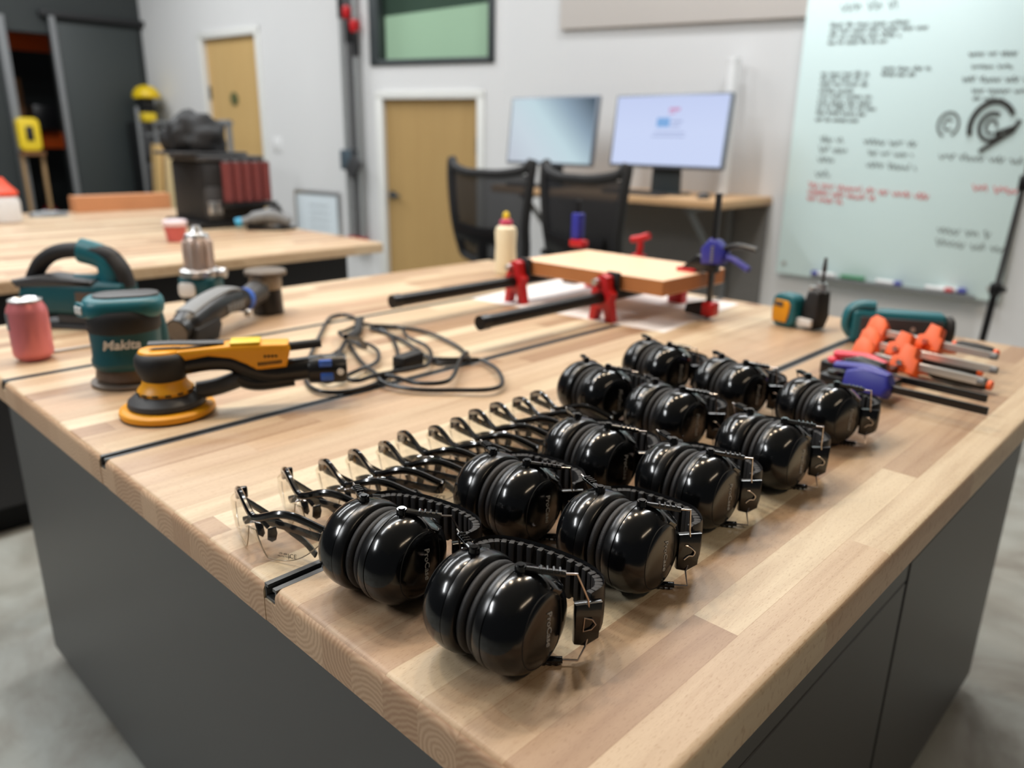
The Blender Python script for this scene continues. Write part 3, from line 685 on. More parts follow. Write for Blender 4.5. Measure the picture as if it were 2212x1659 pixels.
# ================================================================== earmuffs
def make_muff(label, hx0=0.064, loop=True):
    opening = 0.0
    """folded pair of ear defenders lying on their side: cup axis along x, headband wrapping round towards +y"""
    t = thing('earmuff', label, 'earmuffs', (0, 0, 0), 0, 'black earmuffs laid out on the worktop')
    zc = 0.0485
    SY, SZ = 1.10, 1.0
    PR = [(0.0216, 0.040), (0.0218, 0.0472), (0.0224, 0.0479), (0.026, 0.0482), (0.032, 0.0479), (0.038, 0.0467), (0.0435, 0.0446), (0.0480, 0.0418), (0.0515, 0.0388), (0.0540, 0.0358), (0.0552, 0.0336), (0.0560, 0.0310), (0.0566, 0.0270), (0.0572, 0.019), (0.0575, 0.009), (0.0576, 0.001)]
    def xs(r):
        for (x0, r0_), (x1, r1_) in zip(PR[3:], PR[4:]):
            if r1_ <= r <= r0_: return x0+(x1-x0)*(r0_-r)/(r0_-r1_)
        return PR[-1][0]
    for s in (1, -1):
        Mx = Matrix.Translation((s*opening, 0, zc)) @ Matrix(((0, 0, s, 0), (0, 1, 0, 0), (1, 0, 0, 0), (0, 0, 0, 1)))   # local z -> +-x, local x -> z
        def L(bm, prof, seg=48, cap=True): lathe(bm, prof, Mx, seg, sx=SZ, sy=SY, cap=cap, power=2.0)
        bm = BM()
        L(bm, [(0.0003, 0.026), (0.0004, 0.0385), (0.0014, 0.0412), (0.0035, 0.0432), (0.006, 0.0437), (0.008, 0.0430), (0.0095, 0.0410), (0.0100, 0.036)])
        obj('ear_cushion', bm, M_cush, t)
        bm = BM()
        L(bm, [(0.0096, 0.036), (0.0100, 0.0445), (0.0112, 0.0463), (0.0140, 0.0475), (0.0190, 0.0482), (0.0214, 0.0482), (0.0216, 0.0478), (0.0217, 0.0472)])
        cr = obj('cup_rim', bm, M_blk_sat, t)
        bm = BM(); L(bm, PR, 64)
        sh = obj('cup_shell', bm, M_blk, t)
        # raised badge panel with its groove on the outer face
        bm = BM(); pts = []
        for k in range(48):
            a = 2*PI*k/48; z_, y_ = 0.0355*math.cos(a), -0.003+0.0335*math.sin(a)
            if y_ > 0.021: y_ = 0.021+0.25*(y_-0.021)
            pts.append(Mx @ Vector((z_, y_, xs(math.hypot(z_, y_/SY))-0.0001)))
        tube(bm, pts, 0.0006, 6, closed=True); obj('badge_groove', bm, M_slot, sh)
        if s > 0:
            bm = text_bm('ProCase', 0.0104, Mx @ basis((0.001, 0.002, 0.0572), (-1, 0, 0), (0, 1, 0)), 0.0008, shear=0.25, bold=0.00008)
            obj('logo_lettering', bm, M_white_ink, sh)
        # smoked facet on the shoulder beside the clip arm
        bm = BM(); c = Vector((s*(0.0425+opening), 0.0220, zc+0.0335)); n = Vector((s*0.50, 0.36, 0.76)).normalized(); e = Vector((0, 1, 0)).cross(n).normalized()*s
        prism(bm, [(-0.014, -0.010), (0.010, -0.013), (0.016, -0.002), (0.012, 0.011), (-0.006, 0.013), (-0.016, 0.003)], 0.010, basis(c, e, n.cross(e)) if s > 0 else basis(c, e, n.cross(e)), bev=0.0012)
        obj('shoulder_facet', bm, M_smoke, sh)
        # clip arms above and below, and the sprung wire bent round to the headband end
        ends = []
        for v in (1, -1):
            bm = BM(); z0 = zc + v*0.0505; p0 = Vector((s*(0.026+opening), 0.002, z0)); p1 = Vector((s*(0.060+opening), 0.024, z0-v*0.004))
            if v < 0: z0 = 0.0035; p0.z = z0; p1.z = 0.0045
            tube(bm, [p0, p0.lerp(p1, 0.55), p1], 0.004, 8, flat=(0.0042, 0.0030))
            for k in range(4): q = p0.lerp(p1, 0.45+0.14*k); box(bm, q+Vector((0, 0, v*0.002)), (0.0022, 0.0075, 0.0042), (0, 0, math.atan2(p1.y-p0.y, p1.x-p0.x)), bev=0.0004, seg=1)
            if v > 0: cyl(bm, p0+Vector((0, 0, -0.006)), p0+Vector((0, 0, 0.0035)), 0.0062, 0.0052, 18); cyl(bm, p0+Vector((0, 0, 0.003)), p0+Vector((0, 0, 0.0048)), 0.0036, seg=14)
            obj('clip_arm', bm, M_blk_frame, t); ends.append(p1)
        hx, hy = s*hx0, 0.050
        a1, b1 = ends
        d = (Vector((s*0.034, 0.022, 0))).normalized()
        wire = [a1-d*0.01, a1+d*0.010, Vector((hx+s*0.010, hy-0.008, zc+0.016)), Vector((hx+s*0.0105, hy-0.006, zc+0.004)), Vector((hx+s*0.0105, hy-0.006, zc-0.025)), Vector((hx+s*0.010, hy-0.010, zc-0.033)), b1+d*0.014, b1-d*0.01]
        bm = BM(); tube(bm, wire, 0.00105, 8); obj('spring_wire', bm, M_wire, t)
        # headband end block
        bm = BM(); prism(bm, [(-0.013, -0.021), (-0.002, -0.024), (0.011, -0.017), (0.013, 0.021), (-0.013, 0.021)], 0.009, basis((hx+s*0.008, hy-0.004, zc-0.010), (0.66, 0.75*s, 0), (0, 0, 1)), bev=0.002)
        hb = obj('headband_end', bm, M_blk_frame, t)
        bm = BM(); o = Vector((hx+s*0.0118, hy-0.0074, zc-0.010)); e = Vector((0.66, 0.75*s, 0))*s
        pts = [o+e*-0.0055+Vector((0, 0, 0.0085)), o+e*-0.001+Vector((s*0.0008, -0.0005*s, 0.0070)), o+e*0.0045+Vector((s*0.001, 0, 0.001)), o+e*0.003+Vector((s*0.001, 0, -0.004)), o+e*-0.001+Vector((0, 0, -0.0045)), o+e*-0.006+Vector((0, 0, -0.0085))]
        if not loop: tube(bm, smooth(pts, 4), 0.0010, 8)
        else: tube(bm, [o+e*-0.0045+Vector((0, 0, 0.0075)), o+e*0.002+Vector((s*0.001, 0, 0.0055)), o+e*0.0052+Vector((s*0.0015, 0, 0.0)), o+e*0.0015+Vector((s*0.001, 0, -0.005)), o+e*-0.0055+Vector((0, 0, -0.0065))], 0.0009, 8, closed=True)
        obj('wire_loop', bm, M_wire, hb)
    # headband: smooth outer strap and ribbed padding inside
    zb = zc-0.007
    q = hx0+0.008
    arc_ = smooth([(q, 0.052, zb), (q+0.002, 0.071, zb), (q-0.010, 0.088, zb), (0.036, 0.098, zb), (0.0, 0.101, zb), (-0.036, 0.098, zb), (-q+0.010, 0.088, zb), (-q-0.002, 0.071, zb), (-q, 0.052, zb)], 12)
    bm = BM(); tube(bm, arc_, 0.01, 10, flat=(0.0016, 0.0240)); st = obj('headband_strap', bm, M_blk_pl, t)
    bm = BM()
    n = len(arc_)
    for k in range(4, n-4):
        p = arc_[k]; d = (arc_[k+1]-arc_[k-1]).normalized(); inn = Vector((d.y, -d.x, 0)); inn = inn if inn.dot(Vector((0, 0.05, zb))-p) > 0 else -inn
        if k % 4 == 0: box(bm, p+inn*0.0050, (0.0062, 0.0085, 0.0425), (0, 0, math.atan2(d.y, d.x)), bev=0.0015)
    pad = [p + (Vector((0, 0.04, zb))-p).normalized()*0.003 for p in arc_[4:n-4]]
    tube(bm, pad, 0.01, 8, flat=(0.0022, 0.0220))
    obj('ribbed_padding', bm, M_blk_matte, st)
    return t
muffs = [  # x, y, rotation, how it is told apart
    (-0.376, 0.377, 9, 'black earmuff at the very front, nearest the bench corner, silver triangle on its headband end'),
    (-0.514, 0.370, 11, 'black earmuff at the front left, touching the nearest safety glasses and over the middle track'),
    (-0.511, 0.530, 6, 'black earmuff directly behind the front left one, beside the middle of the glasses row'),
    (-0.375, 0.538, 5, 'black earmuff second from the front in the row along the open side of the bench'),
    (-0.519, 0.678, 1, 'black earmuff beside the far end of the glasses row, third back in the middle row'),
    (-0.395, 0.694, 1, 'black earmuff third from the front in the row along the open side of the bench'),
    (-0.383, 0.845, -1, 'black earmuff fourth from the front in the row along the open side of the bench'),
    (-0.668, 0.877, -7, 'black earmuff just past the last safety glasses, front one of the far left pair'),
    (-0.535, 0.864, -3, 'black earmuff in the middle of the far block, right of the left pair'),
    (-0.399, 1.042, -11, 'black earmuff at the far right, in front of the blue and red clamps'),
    (-0.679, 1.056, -7, 'black earmuff farthest back on the left, closest to the glued panel'),
    (-0.539, 1.048, -9, 'black earmuff in the middle of the back row, by the visible track'),
]
MS = 0.865
protos = {}
for k, (x, y, rz, lb) in enumerate(muffs):
    kind = k < 2
    if kind not in protos:
        m0 = protos[kind] = make_muff(lb, 0.064 if kind else 0.0545, kind)
        m0.location = (x, y, T+0.0003); m0.rotation_euler = (0, 0, math.radians(rz)); m0.scale = (MS, MS, MS)
    else: dup(protos[kind], (x, y, T+0.0003), math.radians(rz), lb)

# ================================================================== safety glasses
def make_glasses(label):
    """nose at the origin, front towards -y, lens standing on its lower edge, temples folded behind"""
    t = thing('safety_glasses', label, 'safety glasses', (0, 0, 0), 0, 'clear safety glasses in a row')
    HW, DP = 0.071, 0.028
    def yy(u): return DP*(0.25*abs(u)+0.75*abs(u)**1.7)
    def ztop(u): a = abs(u); return 0.039+0.0125*math.sin(min(1, a/1.1)*PI)**1.4 - 0.003*a
    def zbot(u):
        a = abs(u)
        if a < 0.10: return 0.030
        if a < 0.24: return 0.030-0.028*((a-0.10)/0.14)**0.6
        return 0.0018+0.024*max(0, (a-0.42)/0.58)**2.2
    bm = BM(); nu, nv = 48, 10; g = [[], []]
    for side in (0, 1):
        for i in range(nu+1):
            u = -1+2*i/nu; col = []
            for j in range(nv+1):
                q = j/nv; z = zbot(u)+(ztop(u)-zbot(u))*q
                col.append(bm.verts.new((HW*u, yy(u) - 0.007*math.sin(q*PI)*1.0 - 0.004*(1-q) + side*0.0016, z)))
            g[side].append(col)
    for i in range(nu):
        for j in range(nv):
            a, b, c, d = g[0][i][j], g[0][i+1][j], g[0][i+1][j+1], g[0][i][j+1]; bm.faces.new((a, b, c, d))
            a, b, c, d = g[1][i][j], g[1][i+1][j], g[1][i+1][j+1], g[1][i][j+1]; bm.faces.new((d, c, b, a))
    for i in range(nu):
        bm.faces.new((g[0][i][0], g[1][i][0], g[1][i+1][0], g[0][i+1][0])); bm.faces.new((g[0][i][nv], g[0][i+1][nv], g[1][i+1][nv], g[1][i][nv]))
    for j in range(nv):
        bm.faces.new((g[0][0][j], g[0][0][j+1], g[1][0][j+1], g[1][0][j])); bm.faces.new((g[0][nu][j], g[1][nu][j], g[1][nu][j+1], g[0][nu][j+1]))
    ln = obj('lens', bm, M_lens, t)
    bm = BM(); tube(bm, [(HW*u, yy(u)-0.004+0.0008, zbot(u)) for u in [-1+2*q/48 for q in range(49)]], 0.00065, 6); obj('lens_rim', bm, M_lens_edge, ln)
    bm = text_bm('UV 400', 0.0030, basis((0.0385, yy(0.54)-0.0068, 0.0120), (0.93, 0.36, 0), (0, 0.15, 1)), 0.0001)
    b2 = text_bm('PROTECTION', 0.0022, basis((0.0385, yy(0.54)-0.0064, 0.0088), (0.93, 0.36, 0), (0, 0.15, 1)), 0.0001); merge(bm, b2, Matrix.Identity(4))
    b2 = text_bm('|CE', 0.0064, basis((0.0475, yy(0.66)-0.0070, 0.0105), (0.91, 0.40, 0), (0, 0.15, 1)), 0.0001); merge(bm, b2, Matrix.Identity(4))
    obj('printed_mark', bm, M_ink, ln)
    bm = BM(); pts = []; rad = []
    for i in range(33):
        u = -1+2*i/32; pts.append((HW*u, yy(u)+0.0012-0.0005, ztop(u)+0.0008))
    tube(bm, pts, 0.0027, 8, flat=(0.0033, 0.0040)); br = obj('brow_bar', bm, M_blk_frame, t)
    for s in (-1, 1):
        bm = BM(); box(bm, (s*(HW-0.001), yy(1)+0.004, ztop(1)-0.004), (0.006, 0.013, 0.013), (0, 0, s*0.5), bev=0.0018); obj('hinge_block', bm, M_blk_frame, br)
        bm = BM(); tube(bm, smooth([(s*0.002, 0.0035, 0.039), (s*0.005, 0.007, 0.034), (s*0.0085, 0.010, 0.028)], 4), 0.0022, 8)
        prism(bm, [(-0.0045, 0.008), (0.0035, 0.009), (0.0052, 0.0), (0.004, -0.0085), (-0.0005, -0.0105), (-0.0048, -0.006)], 0.0022, basis((s*0.0105, 0.0125, 0.0205), (0.35*s, 0.9, 0), (s*0.3, 0, 1)), bev=0.0008)
        obj('nose_pad', bm, M_blk_frame, t)
        # folded temple behind the lens
        y1 = yy(1)-0.002 + (0.003 if s < 0 else 0.0)
        bm = BM(); tube(bm, smooth([(s*HW, yy(1)+0.004, 0.030), (s*(HW-0.008), y1, 0.030), (s*0.02, y1+0.0005, 0.025), (-s*0.02, y1, 0.019)], 6), 0.003, 8, flat=(0.0014, 0.0048)); tp = obj('temple', bm, M_blk_frame, t)
        bm = BM(); tube(bm, smooth([(-s*0.018, y1, 0.0193), (-s*0.040, y1, 0.015), (-s*0.058, y1-0.001, 0.0075)], 6), 0.003, 8, flat=(0.0017, 0.0046)); obj('temple_tip', bm, M_grey_tip, tp)
    return t
GP = [(-0.702, 0.325), (-0.713, 0.385), (-0.702, 0.430), (-0.703, 0.471), (-0.699, 0.512), (-0.711, 0.550), (-0.698, 0.590), (-0.701, 0.630), (-0.708, 0.670), (-0.709, 0.711), (-0.703, 0.751), (-0.705, 0.790)]
GR = [6, 4, 9, 8, 7, 6, 5, 4, 4, 3, 2, 1]
GL = ['clear safety glasses nearest the bench end, UV 400 print on the lens in plain view', 'second clear safety glasses from the bench end, half hidden by the front left earmuff', 'third clear safety glasses from the bench end, bright strip reflected in its lens',
      'fourth clear safety glasses from the bench end, just above the front left earmuff', 'fifth clear safety glasses from the bench end, folded grey temple tip showing', 'sixth clear safety glasses from the bench end, left of the second row earmuff',
      'seventh clear safety glasses from the bench end, left of the second row earmuff cushion', 'eighth clear safety glasses from the bench end, behind the second row earmuff', 'fourth clear safety glasses from the far end of the row',
      'third clear safety glasses from the far end of the row', 'second to last clear safety glasses at the far end of the row', 'last clear safety glasses of the row, in front of the far left earmuffs']
g0 = None
for (x, y), a, lb in zip(GP, GR, GL):
    ca, sa = math.cos(math.radians(a)), math.sin(math.radians(a)); p = (x+0.046*ca+0.012*sa, y+0.046*sa-0.012*ca, T+0.0004)
    if g0 is None: g0 = make_glasses(lb); g0.location = p; g0.rotation_euler = (0, 0, math.radians(a))
    else: dup(g0, p, math.radians(a), lb)

# ================================================================== amber orbital sander and its cord
t = thing('orbital_sander', 'amber and black disc sander with long handle, on the worktop beside the coiled cord', 'sander', (-1.128, 0.430, T), math.radians(59)); t.scale = (0.88, 0.88, 0.88)
bm = BM(); lathe(bm, [(0.0, 0.074), (0.001, 0.0755), (0.0030, 0.0755)], None, 64); obj('abrasive_disc', bm, M_blk_matte, t)
bm = BM(); lathe(bm, [(0.0031, 0.0752), (0.006, 0.0765), (0.012, 0.0755), (0.0150, 0.071), (0.016, 0.064)], None, 64); pd = obj('backing_pad', bm, M_yel, t)
bm = BM(); lathe(bm, [(0.0161, 0.060), (0.020, 0.0625), (0.027, 0.0610), (0.032, 0.055), (0.036, 0.048), (0.038, 0.044)], None, 56); obj('dust_skirt', bm, M_dgrey, t)
bm = BM(); lathe(bm, [(0.0381, 0.043), (0.044, 0.0445), (0.049, 0.041), (0.054, 0.0365), (0.062, 0.0345)], None, 48); nk = obj('neck', bm, M_yel, t)
bm = BM()
for k in range(14):
    a = 2*PI*k/14; box(bm, (0.0446*math.cos(a), 0.0446*math.sin(a), 0.0425), (0.003, 0.009, 0.003), (0, 0, a))
obj('vent_slots', bm, M_gap, nk)
bm = BM(); lathe(bm, [(0.0621, 0.034), (0.068, 0.037), (0.078, 0.0415), (0.090, 0.0440), (0.100, 0.043), (0.106, 0.039), (0.109, 0.033)], None, 48); obj('palm_grip', bm, M_blk_matte, t)
bm = BM(); lathe(bm, [(0.1085, 0.033), (0.112, 0.031), (0.1135, 0.026)], None, 40, sx=1.1); obj('top_cap', bm, M_yel, t)
bm = BM(); tube(bm, smooth([(-0.018, 0.0, 0.122), (0.015, 0.0, 0.1220), (0.06, -0.002, 0.1205), (0.10, 0.0, 0.119)], 5), 0.004, 8, flat=(0.012, 0.0035)); obj('paddle_lever', bm, M_dgrey, t)
# amber upper handle shell with its pointed tail, black dust tube below
bm = BM(); prism(bm, [(0.020, 0.112), (0.12, 0.118), (0.205, 0.116), (0.208, 0.104), (0.200, 0.074), (0.150, 0.071), (0.135, 0.082), (0.11, 0.094), (0.075, 0.100), (0.036, 0.094)], 0.046, basis((0, 0, 0), (1, 0, 0), (0, 0, 1)), bev=0.007, seg=3); hd = obj('handle_shell', bm, M_yel, t)
bm = BM()
for k in range(9): box(bm, (0.155+0.0045*k, -0.0233, 0.083+0.0003*k), (0.003, 0.001, 0.006))
for k in range(4): box(bm, (0.166+0.006*k, -0.0233, 0.096), (0.004, 0.001, 0.004))
obj('model_marks', bm, M_slot, hd)
bm = BM(); box(bm, (0.135, 0, 0.1195), (0.05, 0.04, 0.004), bev=0.002); obj('top_label', bm, M_yel_b, hd)
bm = BM(); tube(bm, smooth([(0.030, 0, 0.086), (0.075, 0, 0.091), (0.11, 0, 0.088), (0.135, 0, 0.074), (0.17, 0, 0.062), (0.22, 0, 0.064), (0.262, 0, 0.068)], 5), 0.02, 14, flat=(0.0215, 0.0205)); obj('handle_core', bm, M_blk_pl, t)
bm = BM(); tube(bm, smooth([(0.05, 0, 0.036), (0.078, 0, 0.040), (0.10, 0, 0.046), (0.125, 0, 0.055)], 4), 0.016, 12, flat=(0.016, 0.015)); obj('dust_duct', bm, M_dgrey, t)
bm = BM(); tube(bm, smooth([(0.118, 0, 0.058), (0.135, 0, 0.048), (0.16, 0, 0.045), (0.21, 0, 0.050)], 4), 0.016, 12, flat=(0.017, 0.016)); obj('hose_tube', bm, M_blk_pl, t)
bm = BM(); lathe(bm, [(0, 0.022), (0.004, 0.025), (0.06, 0.0265), (0.066, 0.024), (0.067, 0.018)], basis((0.235, 0, 0.062), (0, 1, 0), (0, 0, 1)) @ Matrix.Identity(4), 32); he = obj('hose_socket', bm, M_blk_pl, t)
bm = BM(); box(bm, (0.265, -0.0225, 0.078), (0.022, 0.008, 0.012), bev=0.002); box(bm, (0.267, -0.0245, 0.054), (0.022, 0.006, 0.014), bev=0.002); obj('release_button', bm, M_blue_b, he)
bm = BM(); cyl(bm, (0.29, -0.0268, 0.062), (0.29, -0.024, 0.062), 0.006, seg=16); obj('rivet', bm, M_white, he)
bm = BM(); tube(bm, smooth([(0.20, 0.0, 0.105), (0.22, 0.002, 0.106), (0.26, 0.006, 0.108)], 4), 0.008, 10); obj('cord_boot', bm, M_blk_matte, t)
loops = dict(
A=[(-1.005, 0.668), (-1.06, 0.73), (-1.15, 0.79), (-1.30, 0.85), (-1.36, 0.907), (-1.401, 0.97), (-1.5, 1.0), (-1.489, 0.95), (-1.367, 0.848), (-1.271, 0.769), (-1.179, 0.698), (-1.105, 0.653), (-1.051, 0.639), (-1.021, 0.661), (-1.009, 0.703), (-1.027, 0.758), (-1.077, 0.82), (-1.161, 0.888), (-1.271, 0.953), (-1.348, 0.973), (-1.389, 0.965)],
B=[(-1.389, 0.965), (-1.293, 0.865), (-1.229, 0.8), (-1.186, 0.741), (-1.129, 0.693), (-1.079, 0.671), (-1.068, 0.692), (-1.095, 0.753), (-1.115, 0.805), (-1.164, 0.844), (-1.224, 0.863), (-1.26, 0.854), (-1.293, 0.865)],
C=[(-1.293, 0.865), (-1.197, 0.781), (-1.121, 0.725), (-1.064, 0.697), (-1.03, 0.702), (-1.03, 0.744), (-1.02, 0.822), (-1.031, 0.857), (-1.081, 0.906), (-1.141, 0.939), (-1.211, 0.954), (-1.295, 0.996), (-1.346, 0.958)],
D=[(-1.346, 0.958), (-1.306, 1.019), (-1.223, 1.022), (-1.114, 0.998), (-1.041, 0.962), (-1.015, 0.938), (-1.025, 0.902), (-1.059, 0.89), (-1.136, 0.916), (-1.208, 0.941), (-1.295, 0.961), (-1.336, 0.951)],
E=[(-1.136, 0.916), (-1.059, 0.89), (-1.007, 0.934), (-0.993, 0.954), (-0.923, 0.925), (-0.864, 0.878), (-0.854, 0.838), (-0.894, 0.8), (-0.94, 0.756), (-0.997, 0.736), (-1.03, 0.744)],
F=[(-1.041, 0.962), (-1.01, 0.917), (-0.937, 0.833), (-0.923, 0.795), (-0.956, 0.769), (-1.001, 0.764), (-1.03, 0.757)],
G=[(-1.29, 0.862), (-1.255, 0.845), (-1.15, 0.792), (-1.081, 0.768), (-1.03, 0.755)])
bm = BM(); rk = random.Random(5)
for k, (nm, pts) in enumerate(loops.items()):
    P = [Vector((x, y, T+0.0042+0.0035*(k % 3)+0.004*rk.random())) for x, y in pts]
    if nm == 'A': P[0].z = T+0.10; P[1].z = T+0.075; P[2].z = T+0.035; P[3].z = T+0.02; P[2].x += 0.02
    tube(bm, smooth(P, 6), 0.0038, 8)
cord = obj('extension_cable', bm, M_blk_pl); tag(cord, 'black power cord lying in loose coils between the amber sander and the earmuffs', 'cord')
bm = BM(); box(bm, (-1.069, 0.842, T+0.014), (0.028, 0.06, 0.026), (0, 0, 0.2), bev=0.005); obj('plug', bm, M_blk_matte, cord)
bm = BM(); tube(bm, smooth([(-1.405, 0.975, T+0.012), (-1.36, 0.94, T+0.02), (-1.31, 0.90, T+0.014), (-1.285, 0.862, T+0.012)], 4), 0.009, 8); obj('cord_tie', bm, M_blk_matte, cord)

# ================================================================== teal palm sander
t = thing('palm_sander', 'deep teal round palm sander standing upright behind the amber sander', 'sander', (-1.325, 0.452, T), math.radians(66))
bm = BM(); lathe(bm, [(0, 0.060), (0.002, 0.062), (0.006, 0.062), (0.008, 0.055)], None, 48); obj('sanding_pad', bm, M_dust, t)
bm = BM(); lathe(bm, [(0.008, 0.050), (0.014, 0.054), (0.026, 0.052), (0.034, 0.050)], None, 40); obj('dust_skirt', bm, M_smokec, t)
bm = BM(); lathe(bm, [(0.030, 0.050), (0.036, 0.055), (0.044, 0.056), (0.052, 0.0535), (0.075, 0.0535), (0.10, 0.0545), (0.112, 0.055)], None, 40, power=2.5); bd = obj('motor_body', bm, M_teal_d, t)
obj('brand_lettering', text_bm('Makita', 0.021, basis((-0.004, -0.0545, 0.076), (1, 0, 0), (0, -0.02, 1)), 0.0006, shear=0.2, bold=0.0005), M_white, bd)
bm = BM(); lathe(bm, [(0.092, 0.0545), (0.096, 0.0560), (0.112, 0.0562), (0.122, 0.0555), (0.128, 0.051)], None, 40, power=2.4); obj('rubber_grip', bm, M_blk_matte, t)
bm = BM(); prism(bm, rrect(0.124, 0.098, 0.036, 6), 0.034, xf((0.002, 0, 0.130)), bev=0.014, seg=4); hd = obj('palm_head', bm, M_teal, t)
bm = BM(); prism(bm, rrect(0.10, 0.062, 0.028, 6), 0.006, xf((0.008, 0.0, 0.1475)), bev=0.0028, seg=2); obj('palm_pad', bm, M_dgrey, hd)
bm = BM(); prism(bm, rrect(0.036, 0.024, 0.011, 5), 0.006, basis((-0.058, -0.020, 0.130), (0.5, -0.866, 0), (0, 0, 1)), bev=0.002)
sw = obj('switch_cover', bm, M_teal, hd)
bm = BM()
for q in (-0.006, 0.006): prism(bm, rrect(0.009, 0.013, 0.003, 3), 0.004, basis((-0.0610+q*0.5, -0.0217-q*0.866, 0.130), (0.5, -0.866, 0), (0, 0, 1)), bev=0.001)
obj('switch_mark', bm, M_white, sw)
bm = BM(); tube(bm, smooth([(0.038, 0.01, 0.12), (0.044, 0.012, 0.085), (0.044, 0.012, 0.05), (0.036, 0.01, 0.034)], 4), 0.02, 12, flat=(0.016, 0.020)); obj('dust_port', bm, M_teal_d, t)

# ================================================================== drinks can
def lathe_obj(name, prof, m, parent, seg=36, **kw):
    bm = BM(); lathe(bm, prof, None, seg, **kw); return obj(name, bm, m, parent)
t = thing('drinks_can', 'shiny pink drinks can near the left edge of the bench', 'can', (-1.583, 0.376, T), math.radians(20))
cb = lathe_obj('can_body', [(0, 0.024), (0.003, 0.0265), (0.010, 0.0325), (0.016, 0.0335), (0.088, 0.0335), (0.096, 0.032), (0.104, 0.0282), (0.108, 0.027)], M_can, t, 44)
lathe_obj('can_lid', [(0.1075, 0.0265), (0.109, 0.0277), (0.112, 0.0277), (0.1125, 0.0262), (0.110, 0.0245), (0.1095, 0.004)], M_tin, t, 40)
bm = BM(); prism(bm, rrect(0.016, 0.026, 0.007), 0.0016, xf((0.002, 0.002, 0.1125), (0.25, 0, 0.6)), bev=0.0005); obj('pull_tab', bm, M_tin, t)
bm = BM()
for k in range(7):
    a = math.radians(-100-3*k); box(bm, (0.0338*math.cos(a), 0.0338*math.sin(a), 0.075), (0.0008, 0.003, 0.030), (0, 0, a))
obj('label_patch', bm, M_grey_pl, cb, label='grey panel of small print')

# ================================================================== jigsaw
t = thing('jigsaw', 'teal and black jigsaw with open loop handle, behind the pink can', 'jigsaw', (-1.800, 0.530, T), math.radians(36))
Bz = basis((0, 0, 0), (1, 0, 0), (0, 0, 1))
bm = BM(); prism(bm, [(-0.10, 0.030), (0.118, 0.030), (0.126, 0.060), (0.122, 0.100), (0.07, 0.104), (0.045, 0.098), (-0.055, 0.098), (-0.115, 0.088), (-0.122, 0.066)], 0.066, Bz, bev=0.012, seg=3); bd = obj('motor_body', bm, M_teal_d, t)
bm = BM(); tube(bm, smooth([(-0.100, 0, 0.100), (-0.075, 0, 0.135), (-0.035, 0, 0.158), (0.02, 0, 0.165), (0.075, 0, 0.160), (0.095, 0, 0.148)], 5), 0.02, 14, flat=(0.018, 0.016)); hg = obj('loop_handle', bm, M_blk_matte, t)
bm = BM(); tube(bm, smooth([(0.02, 0, 0.1645), (0.07, 0, 0.150), (0.082, 0, 0.120), (0.080, 0, 0.095)], 5), 0.02, 12, flat=(0.019, 0.026)); obj('rear_post', bm, M_teal, t)
bm = BM(); tube(bm, smooth([(0.092, 0, 0.152), (0.110, 0, 0.125), (0.118, 0, 0.09)], 5), 0.02, 12, flat=(0.021, 0.014)); obj('rear_grip', bm, M_blk_matte, t)
bm = BM(); prism(bm, [(-0.132, 0.100), (-0.06, 0.112), (0.0, 0.108), (0.06, 0.104), (0.06, 0.094), (-0.12, 0.084)], 0.070, Bz, bev=0.008); obj('front_nose', bm, M_dgrey, t)
bm = BM(); tube(bm, [(0.0, 0, 0.102), (0.05, 0, 0.103), (0.085, 0, 0.125)], 0.012, 10); obj('handle_brace', bm, M_teal, t)
bm = BM(); box(bm, (-0.02, 0, 0.004), (0.16, 0.076, 0.006), bev=0.002); box(bm, (0.0, 0, 0.018), (0.08, 0.05, 0.026), bev=0.004); obj('shoe_plate', bm, M_dgrey, t)
bm = BM(); box(bm, (0.045, -0.034, 0.070), (0.055, 0.003, 0.022), bev=0.001); obj('rating_label', bm, M_smokec, bd)
bm = BM(); box(bm, (-0.095, 0, 0.0155), (0.007, 0.0015, 0.030)); obj('saw_blade', bm, M_steel, t)

# ================================================================== trim router (metal column) behind
t = thing('trim_router', 'small trim router with ribbed metal column and teal base, behind the dark detail sander', 'router', (-1.800, 0.800, T), math.radians(42))
lathe_obj('base_ring', [(0, 0.036), (0.004, 0.040), (0.022, 0.042), (0.030, 0.040)], M_blk_pl, t, 36)
bm = BM(); prism(bm, rrect(0.088, 0.078, 0.02), 0.050, xf((0, 0, 0.056)), bev=0.008, seg=3); bd = obj('housing', bm, M_teal_d, t)
bm = BM(); prism(bm, rrect(0.040, 0.034, 0.010), 0.006, basis((-0.018, -0.0405, 0.052), (1, 0, 0), (0, 0, 1)), bev=0.002); obj('front_badge', bm, M_white, bd)
lathe_obj('clamp_ring', [(0.078, 0.040), (0.081, 0.046), (0.094, 0.046), (0.098, 0.040)], M_tin, t, 36)
bm = BM(); lathe(bm, [(0.098, 0.033), (0.166, 0.031), (0.172, 0.027)], None, 36)
for k in range(12):
    a = 2*PI*k/12; box(bm, (0.0325*math.cos(a), 0.0325*math.sin(a), 0.131), (0.004, 0.006, 0.064), (0, 0, a), bev=0.001, seg=1)
obj('motor_column', bm, mat('warm_ribbed_metal', (214, 194, 184), 0.35, metal=0.6), t)
lathe_obj('column_cap', [(0.171, 0.028), (0.178, 0.026), (0.181, 0.016), (0.188, 0.012), (0.197, 0.009)], M_tin, t, 28)
bm = BM(); cyl(bm, (0.048, 0.0, 0.088), (0.062, 0, 0.088), 0.012, seg=16); obj('lock_knob', bm, M_tin, t)

